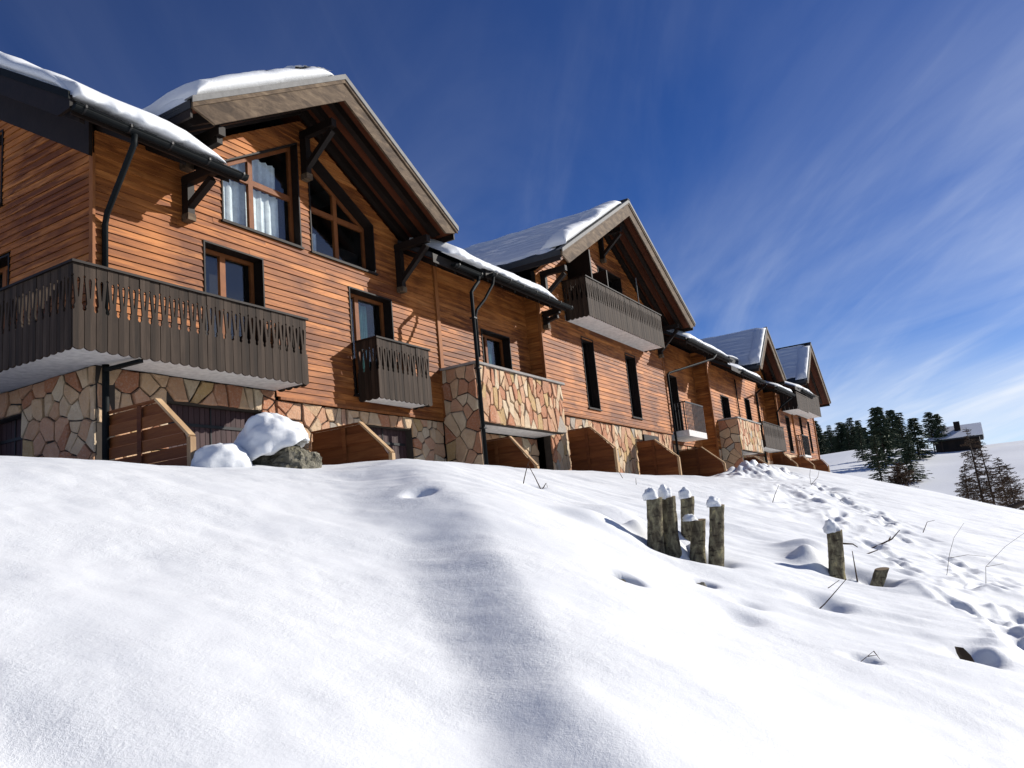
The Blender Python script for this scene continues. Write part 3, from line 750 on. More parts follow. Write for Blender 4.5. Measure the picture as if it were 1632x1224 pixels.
def snow_verge(p_low, p_top, yv, width, th, seed, label, lumpy=.35, front_over=.03, fade=.1):
    """snow piled along a sloping verge: a strip from p_low to p_top (x, z) whose front edge sits at yv"""
    (xa, za), (xb, zb) = p_low, p_top; Lg = math.hypot(xb - xa, zb - za); nu = max(40, int(Lg / .04)); nx, nz = -(zb - za) / Lg, (xb - xa) / Lg
    if nz < 0: nx, nz = -nx, -nz
    prof = [(.05, -.02), (-.0, .1), (-.04, .35), (-.03, .62), (.06, .88), (.2, 1.0), (.42, 1.02), (.65, .9), (.85, .55), (1.0, -.02)]
    P = np.zeros((nu, len(prof), 3))
    for i in range(nu):
        u = i / (nu - 1); e = min(1, u / fade) ** .5 * min(1, (1 - u) / fade) ** .5
        l1 = 1 + lumpy * 1.6 * float(fbm(u * Lg * .8, .4, seed, 3)); ww = width * (1 + lumpy * float(fbm(u * Lg * 1.1, 3.3, seed + 2, 2)))
        for j, (a, h) in enumerate(prof):
            hh = th * l1 * e * h * (1 + .15 * float(fbm(u * Lg * 2.5, j * .6, seed + 4, 2)))
            P[i, j] = (xa + (xb - xa) * u + nx * hh, yv + a * ww - (front_over if 1 < j < 5 else 0), za + (zb - za) * u + nz * hh + .01)
    o = link('roof_snow', grid_mesh('roof_snow', P, M['roofsnow'])); tag(o, label, 'snow', kind='stuff'); return o
def snow_slope(xc, za, slope, h0, h1, y0, y1, th, rows_, seed, label, bare=.25, mat='roofsnow'):
    """thin snow over the courses of a left-hand roof slope, patchy along the eave"""
    nu, nv = 130, 110
    U, V = np.meshgrid(np.linspace(0, 1, nu), np.linspace(0, 1, nv), indexing='ij')
    D = h0 + (h1 - h0) * U; Y = y0 + (y1 - y0) * V
    T = th * (1 + .6 * fbm(D * 1.3, Y * .8, seed, 3)) + .045 * ((U * rows_ + .15 * fbm(Y * .6, U * 3, seed + 2, 2)) % 1) * (.55 + .9 * fbm(D * 1.7, Y * .5, seed + 3, 2)) + .016 * fbm(D * 6, Y * 2.5, seed + 4, 2)
    T = T + .09 * np.maximum(0, fbm(D * 2.2, Y * .45, seed + 7, 3) - .18)
    edge = 1 - bare / (h1 - h0) * (1 + 1.3 * fbm(Y * 1.1, 0 * Y + 2, seed + 9, 4))
    T = T * np.clip((edge - U) * (h1 - h0) / (.10 + th), 0, 1) ** .5
    T = np.where(U > edge, -.05, T) ; T = T - .06 * sstep(.0, .03, .03 - V)
    X = xc - D - T * slope * .5; Z = za - slope * D + T
    o = link('roof_snow', grid_mesh('roof_snow', np.stack([X, Y, Z], -1), M[mat])); tag(o, label, 'snow', kind='stuff'); return o

# ================================================================== CHALET A (corner chalet with the first gable)
A = thing('chalet', 'nearest timber chalet with trapezoid gable windows and wraparound slatted balcony', 'chalet', (11.5, 11, 1.3), 'row of timber chalets')
P_ = .1225; AN = 5.58
fA = front(11.0)
W1 = rect(9.07, 10.41, 3.26, 5.58); W2 = rect(12.74, 14.16, 3.26, 5.58); W3 = rect(17.86, 19.32, 3.26, 5.58)
GL = [(9.5, 6.07), (11.43, 6.07), (11.43, 8.32), (9.5, 7.2)]; GR = [(11.7, 6.07), (13.68, 6.07), (13.68, 7.2), (11.7, 8.35)]
def outA(z):
    if z < 6.86: return (7.1, 15.86)
    hw = (8.86 - z) / .58; return (11.57 - hw, 11.57 + hw) if hw > .05 else None
siding(A, 'front_wall', fA, outA, [W1, W2, GL, GR, rect(7.0, 10.62, 2.9, 3.12)], 3.0, 8.86, P_, AN, M['siding'], True, 3)
def outA2(z): return (15.98, 20.44)
siding(A, 'front_wall', fA, outA2, [W3], 3.0, 7.0, P_, AN, M['siding'], False, 4)
m = MB(); m.box(15.855, 15.985, 10.935, 11.02, 2.98, 6.85); part('corner_board', m, M['trim'], A)
m = MB(); m.box(7.055, 7.10, 10.955, 11.05, 3.13, 6.42); part('corner_board', m, M['trim'], A)
E1 = rect(13.2, 14.3, 3.26, 5.40); E2 = rect(13.47, 14.5, 6.34, 7.7)
def outE(z): 
    y0 = 11.02 if z < 6.9 else 11.02 + (z - 6.9) / .6
    return (y0, 20.0) if y0 < 19.9 else None
siding(A, 'end_wall', side(7.1), outE, [E1, E2], 3.13, 9.6, P_, AN, M['siding_y'], True, 5, jl=5)
window(A, side(7.1), E1, bars_u=[(13.75, .12)], curtain=[(13.25, 13.6, 3.3, 5.3, 'teal')]); window(A, side(7.1), E2, bars_u=[(14.0, .1)], curtain=[(13.5, 13.8, 6.4, 7.6, 'teal')])
window(A, fA, W1, bars_u=[(9.66, .12)], curtain=[(9.15, 9.42, 3.3, 5.4, 'curtain')])
window(A, fA, W2, bars_u=[(13.22, .12)], curtain=[(12.82, 12.98, 3.3, 5.4, 'curtain'), (13.3, 13.7, 3.3, 5.4, 'teal')])
window(A, fA, W3, bars_u=[(18.42, .1)], curtain=[(18.5, 18.9, 3.3, 5.4, 'teal')])
window(A, fA, GL, bars_u=[(10.32, .11)], bars_z=[(7.12, .11)], curtain=[(9.55, 11.15, 6.1, 7.1, 'curtain'), (9.6, 11.1, 7.15, 7.75, 'curtain')], depth=.16)
window(A, fA, GR, bars_u=[(12.72, .11)], bars_z=[(7.14, .11)], curtain=[(11.76, 12.25, 6.1, 6.7, 'curtain')], depth=.24)
# stone base
G1 = rect(8.35, 10.30, .5, 2.71); G2 = rect(13.01, 14.65, .5, 2.68)
stonework(A, 'stone_base', front(11.04), 7.16, 10.62, .95, 3.11, [G1], .25, 1.0, True, 11, core=.3)
stonework(A, 'stone_base', front(11.04), 10.62, 15.86, .95, 2.945, [G2], .25, 1.0, True, 19, core=.3)
GE = rect(12.82, 13.9, .5, 2.69)
stonework(A, 'stone_base', side(7.14), 11.0, 15.0, .95, 3.11, [GE], .25, 1.0, True, 12, core=.3)
def plank_door(thing_, mp, x0, x1, z0, z1, n, name='garage_door'):
    m = MB(); m.prism(rect(x0 - .02, x1 + .02, z0, z1 + .02), mp, -.22, -.25); d = part(name, m, M['inside'], thing_)
    w = (x1 - x0) / n
    for i in range(n):
        m = MB(); m.prism(rect(x0 + i * w + .005, x0 + (i + 1) * w - .005, z0, z1 - .01), mp, -.17, -.215); part('door_board', m, M['door'], d)
    for zz in (z0 + .35, z1 - .35):
        m = MB(); m.prism(rect(x0 + .06, x1 - .06, zz, zz + .05), mp, -.150, -.168); part('strap_hinge', m, M['iron'], d)
    m = MB(); m.prism(rect((x0 + x1) / 2 - .012, (x0 + x1) / 2 + .012, z0, z1), mp, -.155, -.169); part('meeting_stile', m, M['iron'], d)
    return d
plank_door(A, front(11.04), 8.35, 10.30, .9, 2.71, 18); plank_door(A, front(11.04), 13.01, 14.65, .9, 2.68, 15); plank_door(A, side(7.14), 12.82, 13.9, .9, 2.69, 8)
m = MB(); m.box(10.68, 15.86, 10.94, 11.0, 2.95, 3.0); part('base_ledge', m, M['trim'], A)
balcony(A, 6.29, 10.65, 10.2, 11.0, 3.07, 4.31, left_to=(7.12, 17.0), label='long weathered balcony wrapping round the corner')
balcony(A, 12.84, 14.64, 10.4, 11.0, 3.10, 4.40, label='small slatted balcony below the right gable window')
# stone balcony over the recess
stonework(A, 'stone_parapet', front(10.02), 15.90, 20.25, 2.80, 4.17, [], .235, 1.8, True, 14, core=.18)
stonework(A, 'stone_pier', side(15.90), 10.0, 11.0, .95, 4.17, [], .29, 1.2, True, 15, core=.16)
m = MB(); m.box(15.83, 20.36, 9.93, 10.26, 4.17, 4.225); m.box(15.83, 16.1, 10.26, 11.0, 4.17, 4.224); part('parapet_coping', m, M['slabedge'], A)
m = MB(); m.box(15.93, 20.24, 10.16, 11.0, 2.82, 2.94); part('balcony_slab', m, M['plaster'], A)
stonework(A, 'stone_base', front(11.04), 16.08, 20.42, .95, 2.80, [rect(17.0, 18.9, .5, 2.4)], .3, 1.0, True, 16)
plank_door(A, front(11.04), 17.0, 18.9, .9, 2.4, 14)
# roofs
gable_roof(A, 11.57, 9.76, 17.5, 9.38, .58, 3.64, fh=.46, rafters=(10.2, 10.62, 10.96))
bracket(A, 11.58, 11.0, 7.55, 8.42, .85); bracket(A, 8.72, 11.0, 5.80, 6.42, .72); bracket(A, 14.46, 11.0, 5.82, 6.78, .9); bracket(A, 8.70, 11.0, 6.72, 7.02, .95)
eave_roof(A, 6.14, 9.06, 10.03, 6.55, .6, 17.0); eave_roof(A, 14.55, 16.5, 10.03, 6.55, .6, 17.0); eave_roof(A, 16.45, 20.75, 9.83, 6.58, .6, 17.0)
# verge of the main roof on the end of the row
f_ = lambda a, b, d: (d, a, b)
m = MB(); m.prism([(10.97, 6.95), (17, 10.57), (17, 9.95), (10.97, 6.36)], f_, 7.0, 7.06); part('gable_plate', m, M['dark'], A)
m = MB(); m.prism([(9.98, 6.58), (17, 10.8), (17, 10.42), (10.25, 6.36), (9.98, 6.38)], f_, 6.09, 6.135); part('verge_board', m, M['dark'], A)
m = MB(); m.prism([(9.96, 6.62), (17, 10.85), (17, 10.72), (9.96, 6.50)], f_, 6.06, 6.088); part('verge_flashing', m, M['gutter'], A)
gutter(A, 6.12, 9.12, 9.94, 6.42); gutter(A, 15.25, 16.45, 9.94, 6.44); gutter(A, 16.55, 20.9, 9.73, 6.47)
pipe(A, [(7.05, 9.94, 6.36), (7.05, 9.96, 6.2), (7.22, 10.85, 5.45), (7.24, 10.93, 5.3), (7.24, 10.93, 3.2)]); pipe(A, [(7.24, 10.92, 3.12), (7.24, 10.92, 2.95), (7.2, 10.86, 2.85), (7.2, 10.86, .9)], .05)
m = MB(); m.beam((7.2, 10.86, 3.02), (7.35, 10.25, 3.06), .07, .05); part('drain', m, M['gutter'], A)
pipe(A, [(16.3, 9.94, 6.38), (16.28, 9.94, 6.25), (15.95, 9.88, 6.0), (15.78, 9.86, 5.85), (15.78, 9.86, .9)]); pipe(A, [(16.65, 9.73, 6.4), (16.6, 9.74, 6.2), (16.25, 9.80, 5.75), (15.95, 9.86, 5.45), (15.88, 9.86, 5.3), (15.88, 9.86, 4.3)], .035)
for zz in (5.2, 4.0, 2.6):
    m = MB(); m.box(15.72, 15.84, 9.80, 9.93, zz, zz + .035); part('pipe_clip', m, M['iron'], A)
# roof snow on A
snow_eave(6.12, 8.75, 10.03, 6.56, .6, 8.3, .23, 201, 'thick snow lip above the left gutter of the nearest chalet', taper=(.01, .9))
def snow_main_verge():
    o = snow_verge((0, 0), (1, 1), 0, 1, 1, 1, '') if False else None
    nu = 90; prof = [(.06, -.12), (-.02, .12), (-.02, .55), (.1, .9), (.35, 1.02), (.8, .98), (1.3, .9), (1.3, -.05)]
    P = np.zeros((nu, len(prof), 3))
    for i in range(nu):
        y = 10.0 + 7.1 * i / (nu - 1); l = (1 + .6 * float(fbm(y * .9, 2.1, 311, 3))) * min(1, max(0, (y - 10.0) / .7)) ** .6
        for j, (a, h) in enumerate(prof):
            P[i, j] = (6.11 + a + .02 * float(vn(y * 4, j, 5)), y, 6.60 + .10 * min(1, (y - 10.0) / .35) + .6 * (y - 10.03) + h * .24 * l)
    tag(link('roof_snow', grid_mesh('roof_snow', P, M['roofsnow'])), 'snow along the dark verge at the far left roof end', 'snow', kind='stuff')
snow_main_verge()
snow_verge((8.0, 7.34), (11.30, 9.25), 9.84, 1.7, .30, 221, 'thick sunlit snow along the left verge of the nearest gable', lumpy=.45)
snow_verge((15.15, 7.30), (14.0, 7.96), 9.80, .7, .05, 223, 'thin snow at the right foot of the nearest gable', lumpy=.5)
snow_slope(11.57, 9.38, .58, .1, 3.66, 9.9, 16, .26, 14, 225, 'shaded snow on the left slope of the nearest gable roof', bare=.12)
snow_eave(14.9, 20.35, 9.86, 6.58, .6, 8.3, .19, 207, 'snow lip above the gutter between the two big gables', taper=(.3, 1.0))

# ================================================================== CHALET B (second gable)
B = thing('chalet', 'second timber chalet with high balcony under its gable and two slot windows', 'chalet', (25.4, 10.54, 1.5), 'row of timber chalets')
fB = front(10.54)
S1 = rect(23.05, 23.94, 3.87, 6.17); S2 = rect(26.57, 27.49, 3.87, 6.17); DB = rect(25.03, 27.05, 6.66, 9.0); DB2 = rect(22.6, 23.5, 6.66, 8.5)
def outB(z):
    if z < 7.66: return (20.42, 30.45)
    hw = (10.58 - z) / .575; return (25.43 - hw, 25.43 + hw) if hw > .05 else None
siding(B, 'front_wall', fB, outB, [S1, S2, DB, DB2], 3.56, 10.55, .1315, 3.87, M['siding'], False, 21)
siding(B, 'return_wall', side(20.42), lambda z: (10.56, 11.0), [], 2.92, 7.0, .1315, 3.87, M['siding_y'], False, 22)
m = MB(); m.box(20.375, 20.42, 10.49, 10.585, 2.9, 7.2); part('corner_board', m, M['trim'], B)
m = MB(); m.box(30.41, 30.47, 10.49, 10.56, 3.5, 7.2); part('corner_board', m, M['trim'], B)
m = MB(); m.box(20.4, 30.45, 10.47, 10.56, 3.50, 3.56); part('base_ledge', m, M['trim'], B)
for q in (S1, S2): window(B, fB, q, depth=.2, fw=.05, fmat='dark')
window(B, fB, DB, bars_u=[(26.0, .1)], depth=.3, fmat='dark', sill=False); window(B, fB, DB2, depth=.3, fmat='dark', sill=False)
stonework(B, 'stone_base', front(10.58), 20.42, 30.45, 1.2, 3.49, [rect(22.2, 24.2, .9, 2.9), rect(27.2, 28.8, .9, 2.9)], .26, 1.6, True, 23)
plank_door(B, front(10.58), 22.2, 24.2, 1.0, 2.9, 10); plank_door(B, front(10.58), 27.2, 28.8, 1.0, 2.9, 9)
balcony(B, 22.05, 28.5, 9.684, 10.54, 6.45, 7.73, slab_t=.18, label='long high slatted balcony under the second gable')
gable_roof(B, 25.43, 9.27, 19.5, 11.11, .575, 5.72, fh=.48, rafters=(9.75, 10.2, 10.5))
bracket(B, 25.43, 10.54, 9.2, 10.1, .85); bracket(B, 20.75, 10.54, 6.75, 7.55, .8); bracket(B, 30.1, 10.54, 6.5, 7.5, .9); bracket(B, 20.62, 10.54, 5.95, 6.3, .5)
for b_ in ((22.7, 22.78, 9.75, 10.50, 6.7, 8.75), (24.3, 24.36, 9.9, 10.5, 6.7, 8.5)):
    m = MB(); m.box(*b_); part('balcony_screen', m, M['dark'], B)
m = MB(); m.tube([(27.1, 9.95, 6.7), (27.1, 9.95, 8.9)], .022, 8); part('post', m, M['flash'], B)
snow_slope(25.43, 11.13, .575, .02, 5.72, 9.62, 19.2, .05, 13, 231, 'thin bluish snow on the left slope of the second gable', bare=.42)
snow_verge((20.0, 8.05), (24.75, 10.78), 9.30, .85, .32, 233, 'bright puffs of snow along the left verge of the second gable', lumpy=.55)
m = MB(); m.box(25.33, 25.53, 9.22, 10.3, 11.10, 11.16); part('ridge_cap', m, M['shingle'], B)

# ================================================================== CHALET C (third gable, stone balcony and metal balcony)
C = thing('chalet', 'third timber chalet with stone balcony and small metal balcony', 'chalet', (38, 10.7, 2), 'row of timber chalets')
fC = front(11.0); fC2 = front(10.36)
D1 = rect(32.1, 33.2, 3.7, 6.2)
siding(C, 'front_wall', fC, lambda z: (30.45, 35.65), [D1], 3.3, 7.6, .14, 3.4, M['siding'], False, 31)
window(C, fC, D1, fmat='dark', depth=.2, sill=False)
siding(C, 'return_wall', side(35.65), lambda z: (10.38, 11.0), [], 2.6, 7.6, .14, 3.4, M['siding_y'], False, 32)
C1 = rect(37.2, 38.5, 4.0, 5.75); C2 = rect(41.4, 42.4, 4.0, 6.05)
def outC(z):
    if z < 7.3: return (35.65, 44.6)
    hw = (9.6 - z) / .86; return (44.2 - hw, 44.2 + hw) if hw > .05 else None
siding(C, 'front_wall', fC2, outC, [C1, C2], 3.2, 9.6, .14, 3.4, M['siding'], False, 33)
m = MB(); m.box(35.60, 35.66, 10.30, 10.37, 2.6, 7.3); m.box(35.55, 35.65, 10.955, 11.02, 4.5, 7.4) ; part('corner_board', m, M['trim'], C)
for q in (C1, C2): window(C, fC2, q, fmat='dark', depth=.2)
stonework(C, 'stone_base', front(11.04), 30.45, 35.65, 1.5, 3.28, [rect(31.2, 32.2, 1.3, 2.95)], .3, 1.3, False, 34)
stonework(C, 'stone_base', front(10.40), 35.65, 44.6, 1.6, 3.18, [], .34, 1.0, False, 35)
stonework(C, 'stone_parapet', front(9.5), 36.26, 40.2, 3.06, 4.46, [], .30, 1.4, True, 36, core=.18)
stonework(C, 'stone_pier', side(36.26), 9.48, 10.36, 2.3, 4.46, [], .32, 1.1, True, 37, core=.16)
m = MB(); m.box(36.2, 40.28, 9.42, 9.72, 4.46, 4.52); m.box(36.2, 36.45, 9.72, 10.36, 4.46, 4.519); part('parapet_coping', m, M['slabedge'], C)
m = MB(); m.box(36.3, 40.18, 9.66, 10.36, 3.08, 3.2); part('balcony_slab', m, M['plaster'], C)
def metal_balcony(thing_, x0, x1, yf, yw, zs, zt, mat, n, slab='plaster', slab_t=.24):
    m = MB(); m.box(x0, x1, yf, yw, zs, zs + slab_t); b = part('balcony', m, M[slab], thing_)
    m = MB()
    m.box(x0, x1, yf, yf + .05, zt - .05, zt); m.box(x0, x0 + .05, yf + .052, yw, zt - .05, zt); part('handrail', m, M['iron'], b)
    for i in range(n):
        x = x0 + .03 + (x1 - x0 - .06) * i / (n - 1); m = MB(); m.box(x - .011, x + .011, yf + .008, yf + .036, zs + slab_t - .02, zt - .048); part('baluster', m, M[mat], b)
    k = max(3, int((yw - yf) / .12))
    for i in range(k):
        y = yf + .1 + (yw - yf - .16) * i / (k - 1); m = MB(); m.box(x0 + .006, x0 + .034, y - .02, y + .02, zs + slab_t - .02, zt - .052); part('baluster', m, M['iron'], b)
    return b
metal_balcony(C, 30.98, 33.2, 10.0, 11.0, 3.42, 4.80, 'greymetal', 15)
balcony(C, 41.0, 45.5, 9.5, 10.36, 3.40, 4.70, label='wooden balcony below the third gable', w=.2)
gable_roof(C, 44.2, 9.3, 19.0, 10.0, .86, 2.85, fh=.5, rafters=(9.8, 10.3))
eave_roof(C, 30.3, 36.3, 9.43, 7.14, .55, 17.0); eave_roof(C, 36.35, 41.9, 9.43, 6.86, .55, 17.0)
gutter(C, 30.2, 36.2, 9.34, 7.03, .07, False); gutter(C, 37.9, 42.0, 9.34, 6.76, .07, False)
pipe(C, [(33.9, 9.34, 6.95), (33.6, 9.4, 6.75), (30.7, 10.40, 5.95), (30.55, 10.42, 5.85), (30.55, 10.42, 1.4)]); pipe(C, [(39.95, 10.28, 6.8), (39.95, 10.28, 4.5)], .03); pipe(C, [(42.6, 9.4, 6.7), (43.6, 10.2, 6.5), (43.9, 10.28, 6.3), (43.9, 10.28, 2.4)], .05)
snow_eave(30.5, 35.9, 9.43, 7.15, .55, 1.4, .17, 241, 'snow lip above the gutter right of the second gable', taper=(.4, .6))
snow_eave(37.4, 41.7, 9.43, 6.87, .55, 1.3, .15, 243, 'snow lip above the gutter left of the third gable', taper=(.5, .5))
snow_eave(40.2, 45.6, 10.45, 8.05, .3, 1.2, .12, 245, 'snow band on the upper roof left of the third gable', taper=(.8, .8))
m = MB(); m.box(40.2, 45.6, 10.42, 12.5, 7.75, 8.02); part('dormer_roof', m, M['shingle'], C)
snow_slope(44.2, 10.02, .86, .0, 2.85, 9.55, 18.8, .035, 10, 247, 'thin bluish snow on the left slope of the third gable', bare=.22)
snow_verge((41.45, 7.66), (44.1, 9.93), 9.34, .6, .20, 249, 'bright snow edge on the left verge of the third gable', lumpy=.25)

# ================================================================== CHALET D (far end)
D = thing('chalet', 'farthest timber chalet at the end of the row with boxed balconies', 'chalet', (54, 10.4, 2.6), 'row of timber chalets')
fD = front(10.4); fD0 = front(11.0)
siding(D, 'front_wall', fD0, lambda z: (44.6, 48.6), [rect(45.2, 47.4, 3.6, 6.2)], 3.2, 7.4, .15, 3.4, M['siding'], False, 41)
window(D, fD0, rect(45.2, 47.4, 3.6, 6.2), fmat='dark', depth=.3, sill=False)
siding(D, 'return_wall', side(48.6), lambda z: (10.42, 11.0), [], 2.8, 7.2, .15, 3.4, M['siding_y'], False, 42)
D3 = rect(50.6, 51.6, 3.75, 5.9); D4 = rect(54.6, 55.3, 4.2, 6.2); D5 = rect(57.1, 57.8, 4.0, 6.1)
def outD(z):
    if z < 7.7: return (48.6, 59.5)
    hw = (10.55 - z) / .86; return (56 - hw, min(59.5, 56 + hw)) if hw > .05 else None
siding(D, 'front_wall', fD, outD, [D3, D4, D5], 3.6, 10.5, .15, 3.4, M['siding'], False, 43)
for q in (D3, D4, D5): window(D, fD, q, fmat='dark', depth=.2)
for x in (52.6, 48.62, 59.47):
    m = MB(); m.box(x - .05, x + .05, 10.30, 10.38, 3.5, 7.3); part('corner_board', m, M['trim'], D)
stonework(D, 'stone_base', front(10.44), 48.6, 59.5, 2.2, 3.6, [], .4, 1.0, False, 44); stonework(D, 'stone_base', front(11.04), 44.6, 48.6, 2.0, 3.2, [], .4, 1.0, False, 45)
metal_balcony(D, 52.9, 54.8, 10.0, 10.4, 3.50, 4.88, 'iron', 12, slab_t=.12)
def box_balcony(thing_, x0, x1, yf, yw, zb, zt, n):
    m = MB(); m.box(x0, x1, yf, yw, zb, zb + .14); b = part('balcony', m, M['plaster'], thing_)
    w = (x1 - x0) / n
    for i in range(n):
        m = MB(); m.box(x0 + i * w + .01, x0 + (i + 1) * w - .01, yf - .03, yf - .003, zb - .02, zt); part('slat', m, M['slat'], b)
    for k in range(4):
        dy = (yw - yf) / 4; m = MB(); m.box(x0 - .03, x0 - .003, yf + k * dy + .01, yf + (k + 1) * dy - .01, zb - .02, zt); part('slat', m, M['dark'], b)
    m = MB(); m.box(x0 - .05, x1 + .05, yf - .05, yf + .04, zt + .002, zt + .06); part('handrail', m, M['slat'], b)
box_balcony(D, 53.3, 57.6, 9.5, 10.4, 6.28, 7.6, 20); box_balcony(D, 50.0, 53.0, 9.45, 10.4, 6.15, 7.1, 14)
gable_roof(D, 56.0, 9.15, 19.0, 11.03, .86, 4.1, fh=.5, rafters=(9.7, 10.2), hwl=3.35)
eave_roof(D, 44.6, 49.0, 9.43, 6.92, .5, 17.0); eave_roof(D, 50.0, 55.4, 9.43, 7.5, .5, 17.0)
gutter(D, 44.6, 49.0, 9.34, 6.82, .08, False); gutter(D, 51.6, 55.4, 9.34, 7.42, .08, False)
pipe(D, [(48.9, 9.4, 6.75), (48.5, 10.0, 6.3), (48.35, 10.32, 5.9), (48.35, 10.32, 3.0)])
snow_eave(45.4, 48.8, 9.43, 6.93, .5, 1.2, .16, 251, 'snow lip above the gutter right of the third gable', taper=(.4, .4))
snow_eave(50.4, 55.0, 9.43, 7.51, .5, 1.3, .17, 253, 'snow lip below the left slope of the farthest gable', taper=(.5, .5))
snow_slope(56.0, 11.03, .86, .12, 3.35, 9.5, 18.8, .035, 10, 255, 'thin bluish snow on the left slope of the farthest gable', bare=.2)
snow_verge((52.75, 8.25), (55.7, 10.78), 9.2, .7, .20, 257, 'bright snow edge on the left verge of the farthest gable', lumpy=.2)
m = MB(); m.box(55.9, 56.1, 9.1, 18.8, 11.02, 11.08); part('ridge_cap', m, M['shingle'], D)
# long main roof behind the gables, closing the view
for t_, x0, x1, yy, zz in ((A, 6.2, 20.4, 17.05, 10.75), (B, 20.5, 30.4, 17.05, 10.1), (C, 30.5, 44.5, 17.05, 10.2), (D, 44.7, 59.4, 17.05, 10.2)):
    m = MB(); m.prism([(11.4, 6.6), (yy, zz - .35), (yy + 6, zz - 3.5), (yy + 6, 2.0), (11.4, 2.0)], f_, x0 + 1.2, x1 - .2); part('house_body', m, M['inside'], t_)

# ================================================================== privacy fences between the terraces
FG = 'plank privacy fences between the terraces'
def fence(X, y_in, z_top, z_knee, y_knee, y_out, label, lit=False, hitmiss=True, gap=0.0):
    zg = ground(X, y_out) - .35
    t = thing('privacy_fence', label, 'fence', (X, y_out, zg), FG)
    n = max(6, round((z_top - zg) / .172)); h = (z_top - .03 - zg) / n
    yo = lambda z: y_out + .03 if z <= z_knee else y_out + .03 + (z - z_knee) * (y_knee - y_out) / (z_top - z_knee)
    for i in range(n):
        z0 = zg + i * h + .004 + gap / 2; z1 = zg + (i + 1) * h - .004 - gap / 2; dx = (.018 if i % 2 else -.018) if hitmiss else 0
        if hitmiss: z0 -= .012; z1 += .012
        m = MB(); a0, a1 = yo(z0), yo(z1); a0 += random.uniform(0, .012)
        m.hexa([(X + dx - .011, y_in, z0), (X + dx + .011, y_in, z0), (X + dx + .011, a0, z0), (X + dx - .011, a0, z0), (X + dx - .011, y_in, z1), (X + dx + .011, y_in, z1), (X + dx + .011, a1, z1), (X + dx - .011, a1, z1)])
        part('plank', m, M['fence'], t)
    ym = (y_in + y_out) / 2 + .12
    m = MB(); m.box(X - .046, X - .031, ym - .045, ym + .045, zg, z_top - .03); part('batten', m, M['fence'], t)
    m = MB(); m.box(X - .045, X + .045, y_out - .045, y_out + .03, zg, z_knee); part('post', m, M['fence_light'], t)
    m = MB(); m.beam((X, y_out - .02, z_knee + .012), (X, y_knee, z_top + .012), .10, .035, up=(0, 0, 1)); part('sloping_rail', m, M['fence_light'], t)
    m = MB(); m.beam((X, y_knee + .01, z_top - .0), (X, y_in, z_top - .0), .07, .03); part('top_rail', m, M['fence'], t)
    return t
fence(7.25, 10.9, 2.39, 1.78, 9.77, 9.1, 'orange plank fence panel beside the corner downpipe, leftmost in the row', gap=.03)
fence(11.45, 10.95, 2.39, 1.75, 9.77, 9.1, 'plank fence panel just right of the snow-capped boulder')
fence(16.72, 10.9, 2.45, 1.68, 9.73, 9.1, 'plank fence panel under the lit stone balcony')
fence(21.4, 10.5, 3.03, 2.34, 9.78, 9.1, 'plank fence panel right below the corner of the lit stone balcony')
fence(26.65, 10.5, 2.98, 2.29, 9.84, 9.1, 'plank fence panel below the second slot window')
fence(31.95, 10.9, 3.00, 2.27, 9.91, 9.1, 'plank fence panel under the small grey metal balcony')
fence(38.93, 10.3, 2.87, 2.44, 9.63, 9.1, 'plank fence panel under the far stone balcony')
fence(45.46, 10.3, 3.35, 2.65, 9.71, 9.1, 'plank fence panel under the far wooden balcony')
fence(50.1, 10.3, 3.35, 2.75, 9.6, 9.1, 'plank fence panel left of the small black balcony')
fence(54.83, 10.3, 3.32, 2.89, 9.42, 9.1, 'last plank fence panel at the far end of the row')
m = MB(); m.box(29.2, 31.6, 10.9, 10.98, 1.3, 3.2); d_ = part('terrace_screen', m, M['inside'], C)
m = MB(); m.box(26.9, 28.3, 10.3, 10.38, 2.9, 3.26); part('awning_box', m, M['dark'], B)
# ================================================================== boulder
def blob(nu, nv, rx, ry, rz, amp, seed, sc_=1.6, zmin=-1):
    U, V = np.meshgrid(np.linspace(0, 2 * math.pi, nu, endpoint=False), np.linspace(math.asin(max(-1, zmin)), math.pi / 2, nv), indexing='ij')
    X, Y, Z = np.cos(V) * np.cos(U), np.cos(V) * np.sin(U), np.sin(V)
    D = np.zeros(X.shape)
    for i in range(X.shape[0]):
        for j in range(X.shape[1]):
            p = Vector((X[i, j], Y[i, j], Z[i, j]))
            D[i, j] = mnoise.fractal(p * sc_ + Vector((seed, 0, 0)), .9, 2.1, 5)
    k = 1 + amp * D
    return np.stack([X * k * rx, Y * k * ry, Z * k * rz], -1)
bz = ground(8.05, 8.3)
boulder = thing('boulder', 'grey lichen boulder with a thick snow cap on the crest before the chalet', 'boulder', (8.05, 8.3, bz))
Pk = blob(64, 32, .47, .46, .34, .24, 3.3); Pk = np.round(Pk * 14) / 14 * .35 + Pk * .65
part_ = link('rock', grid_mesh('rock', Pk + np.array([8.10, 8.24, bz - .06]), M['rock'], False, True), boulder)
Pc = blob(64, 26, .54, .52, .48, .17, 8.1, 1.5, -.30)
Pc[..., 2] += .10 * np.maximum(0, Pc[..., 2]) ; cc = np.array([7.93, 8.33, bz + .17])
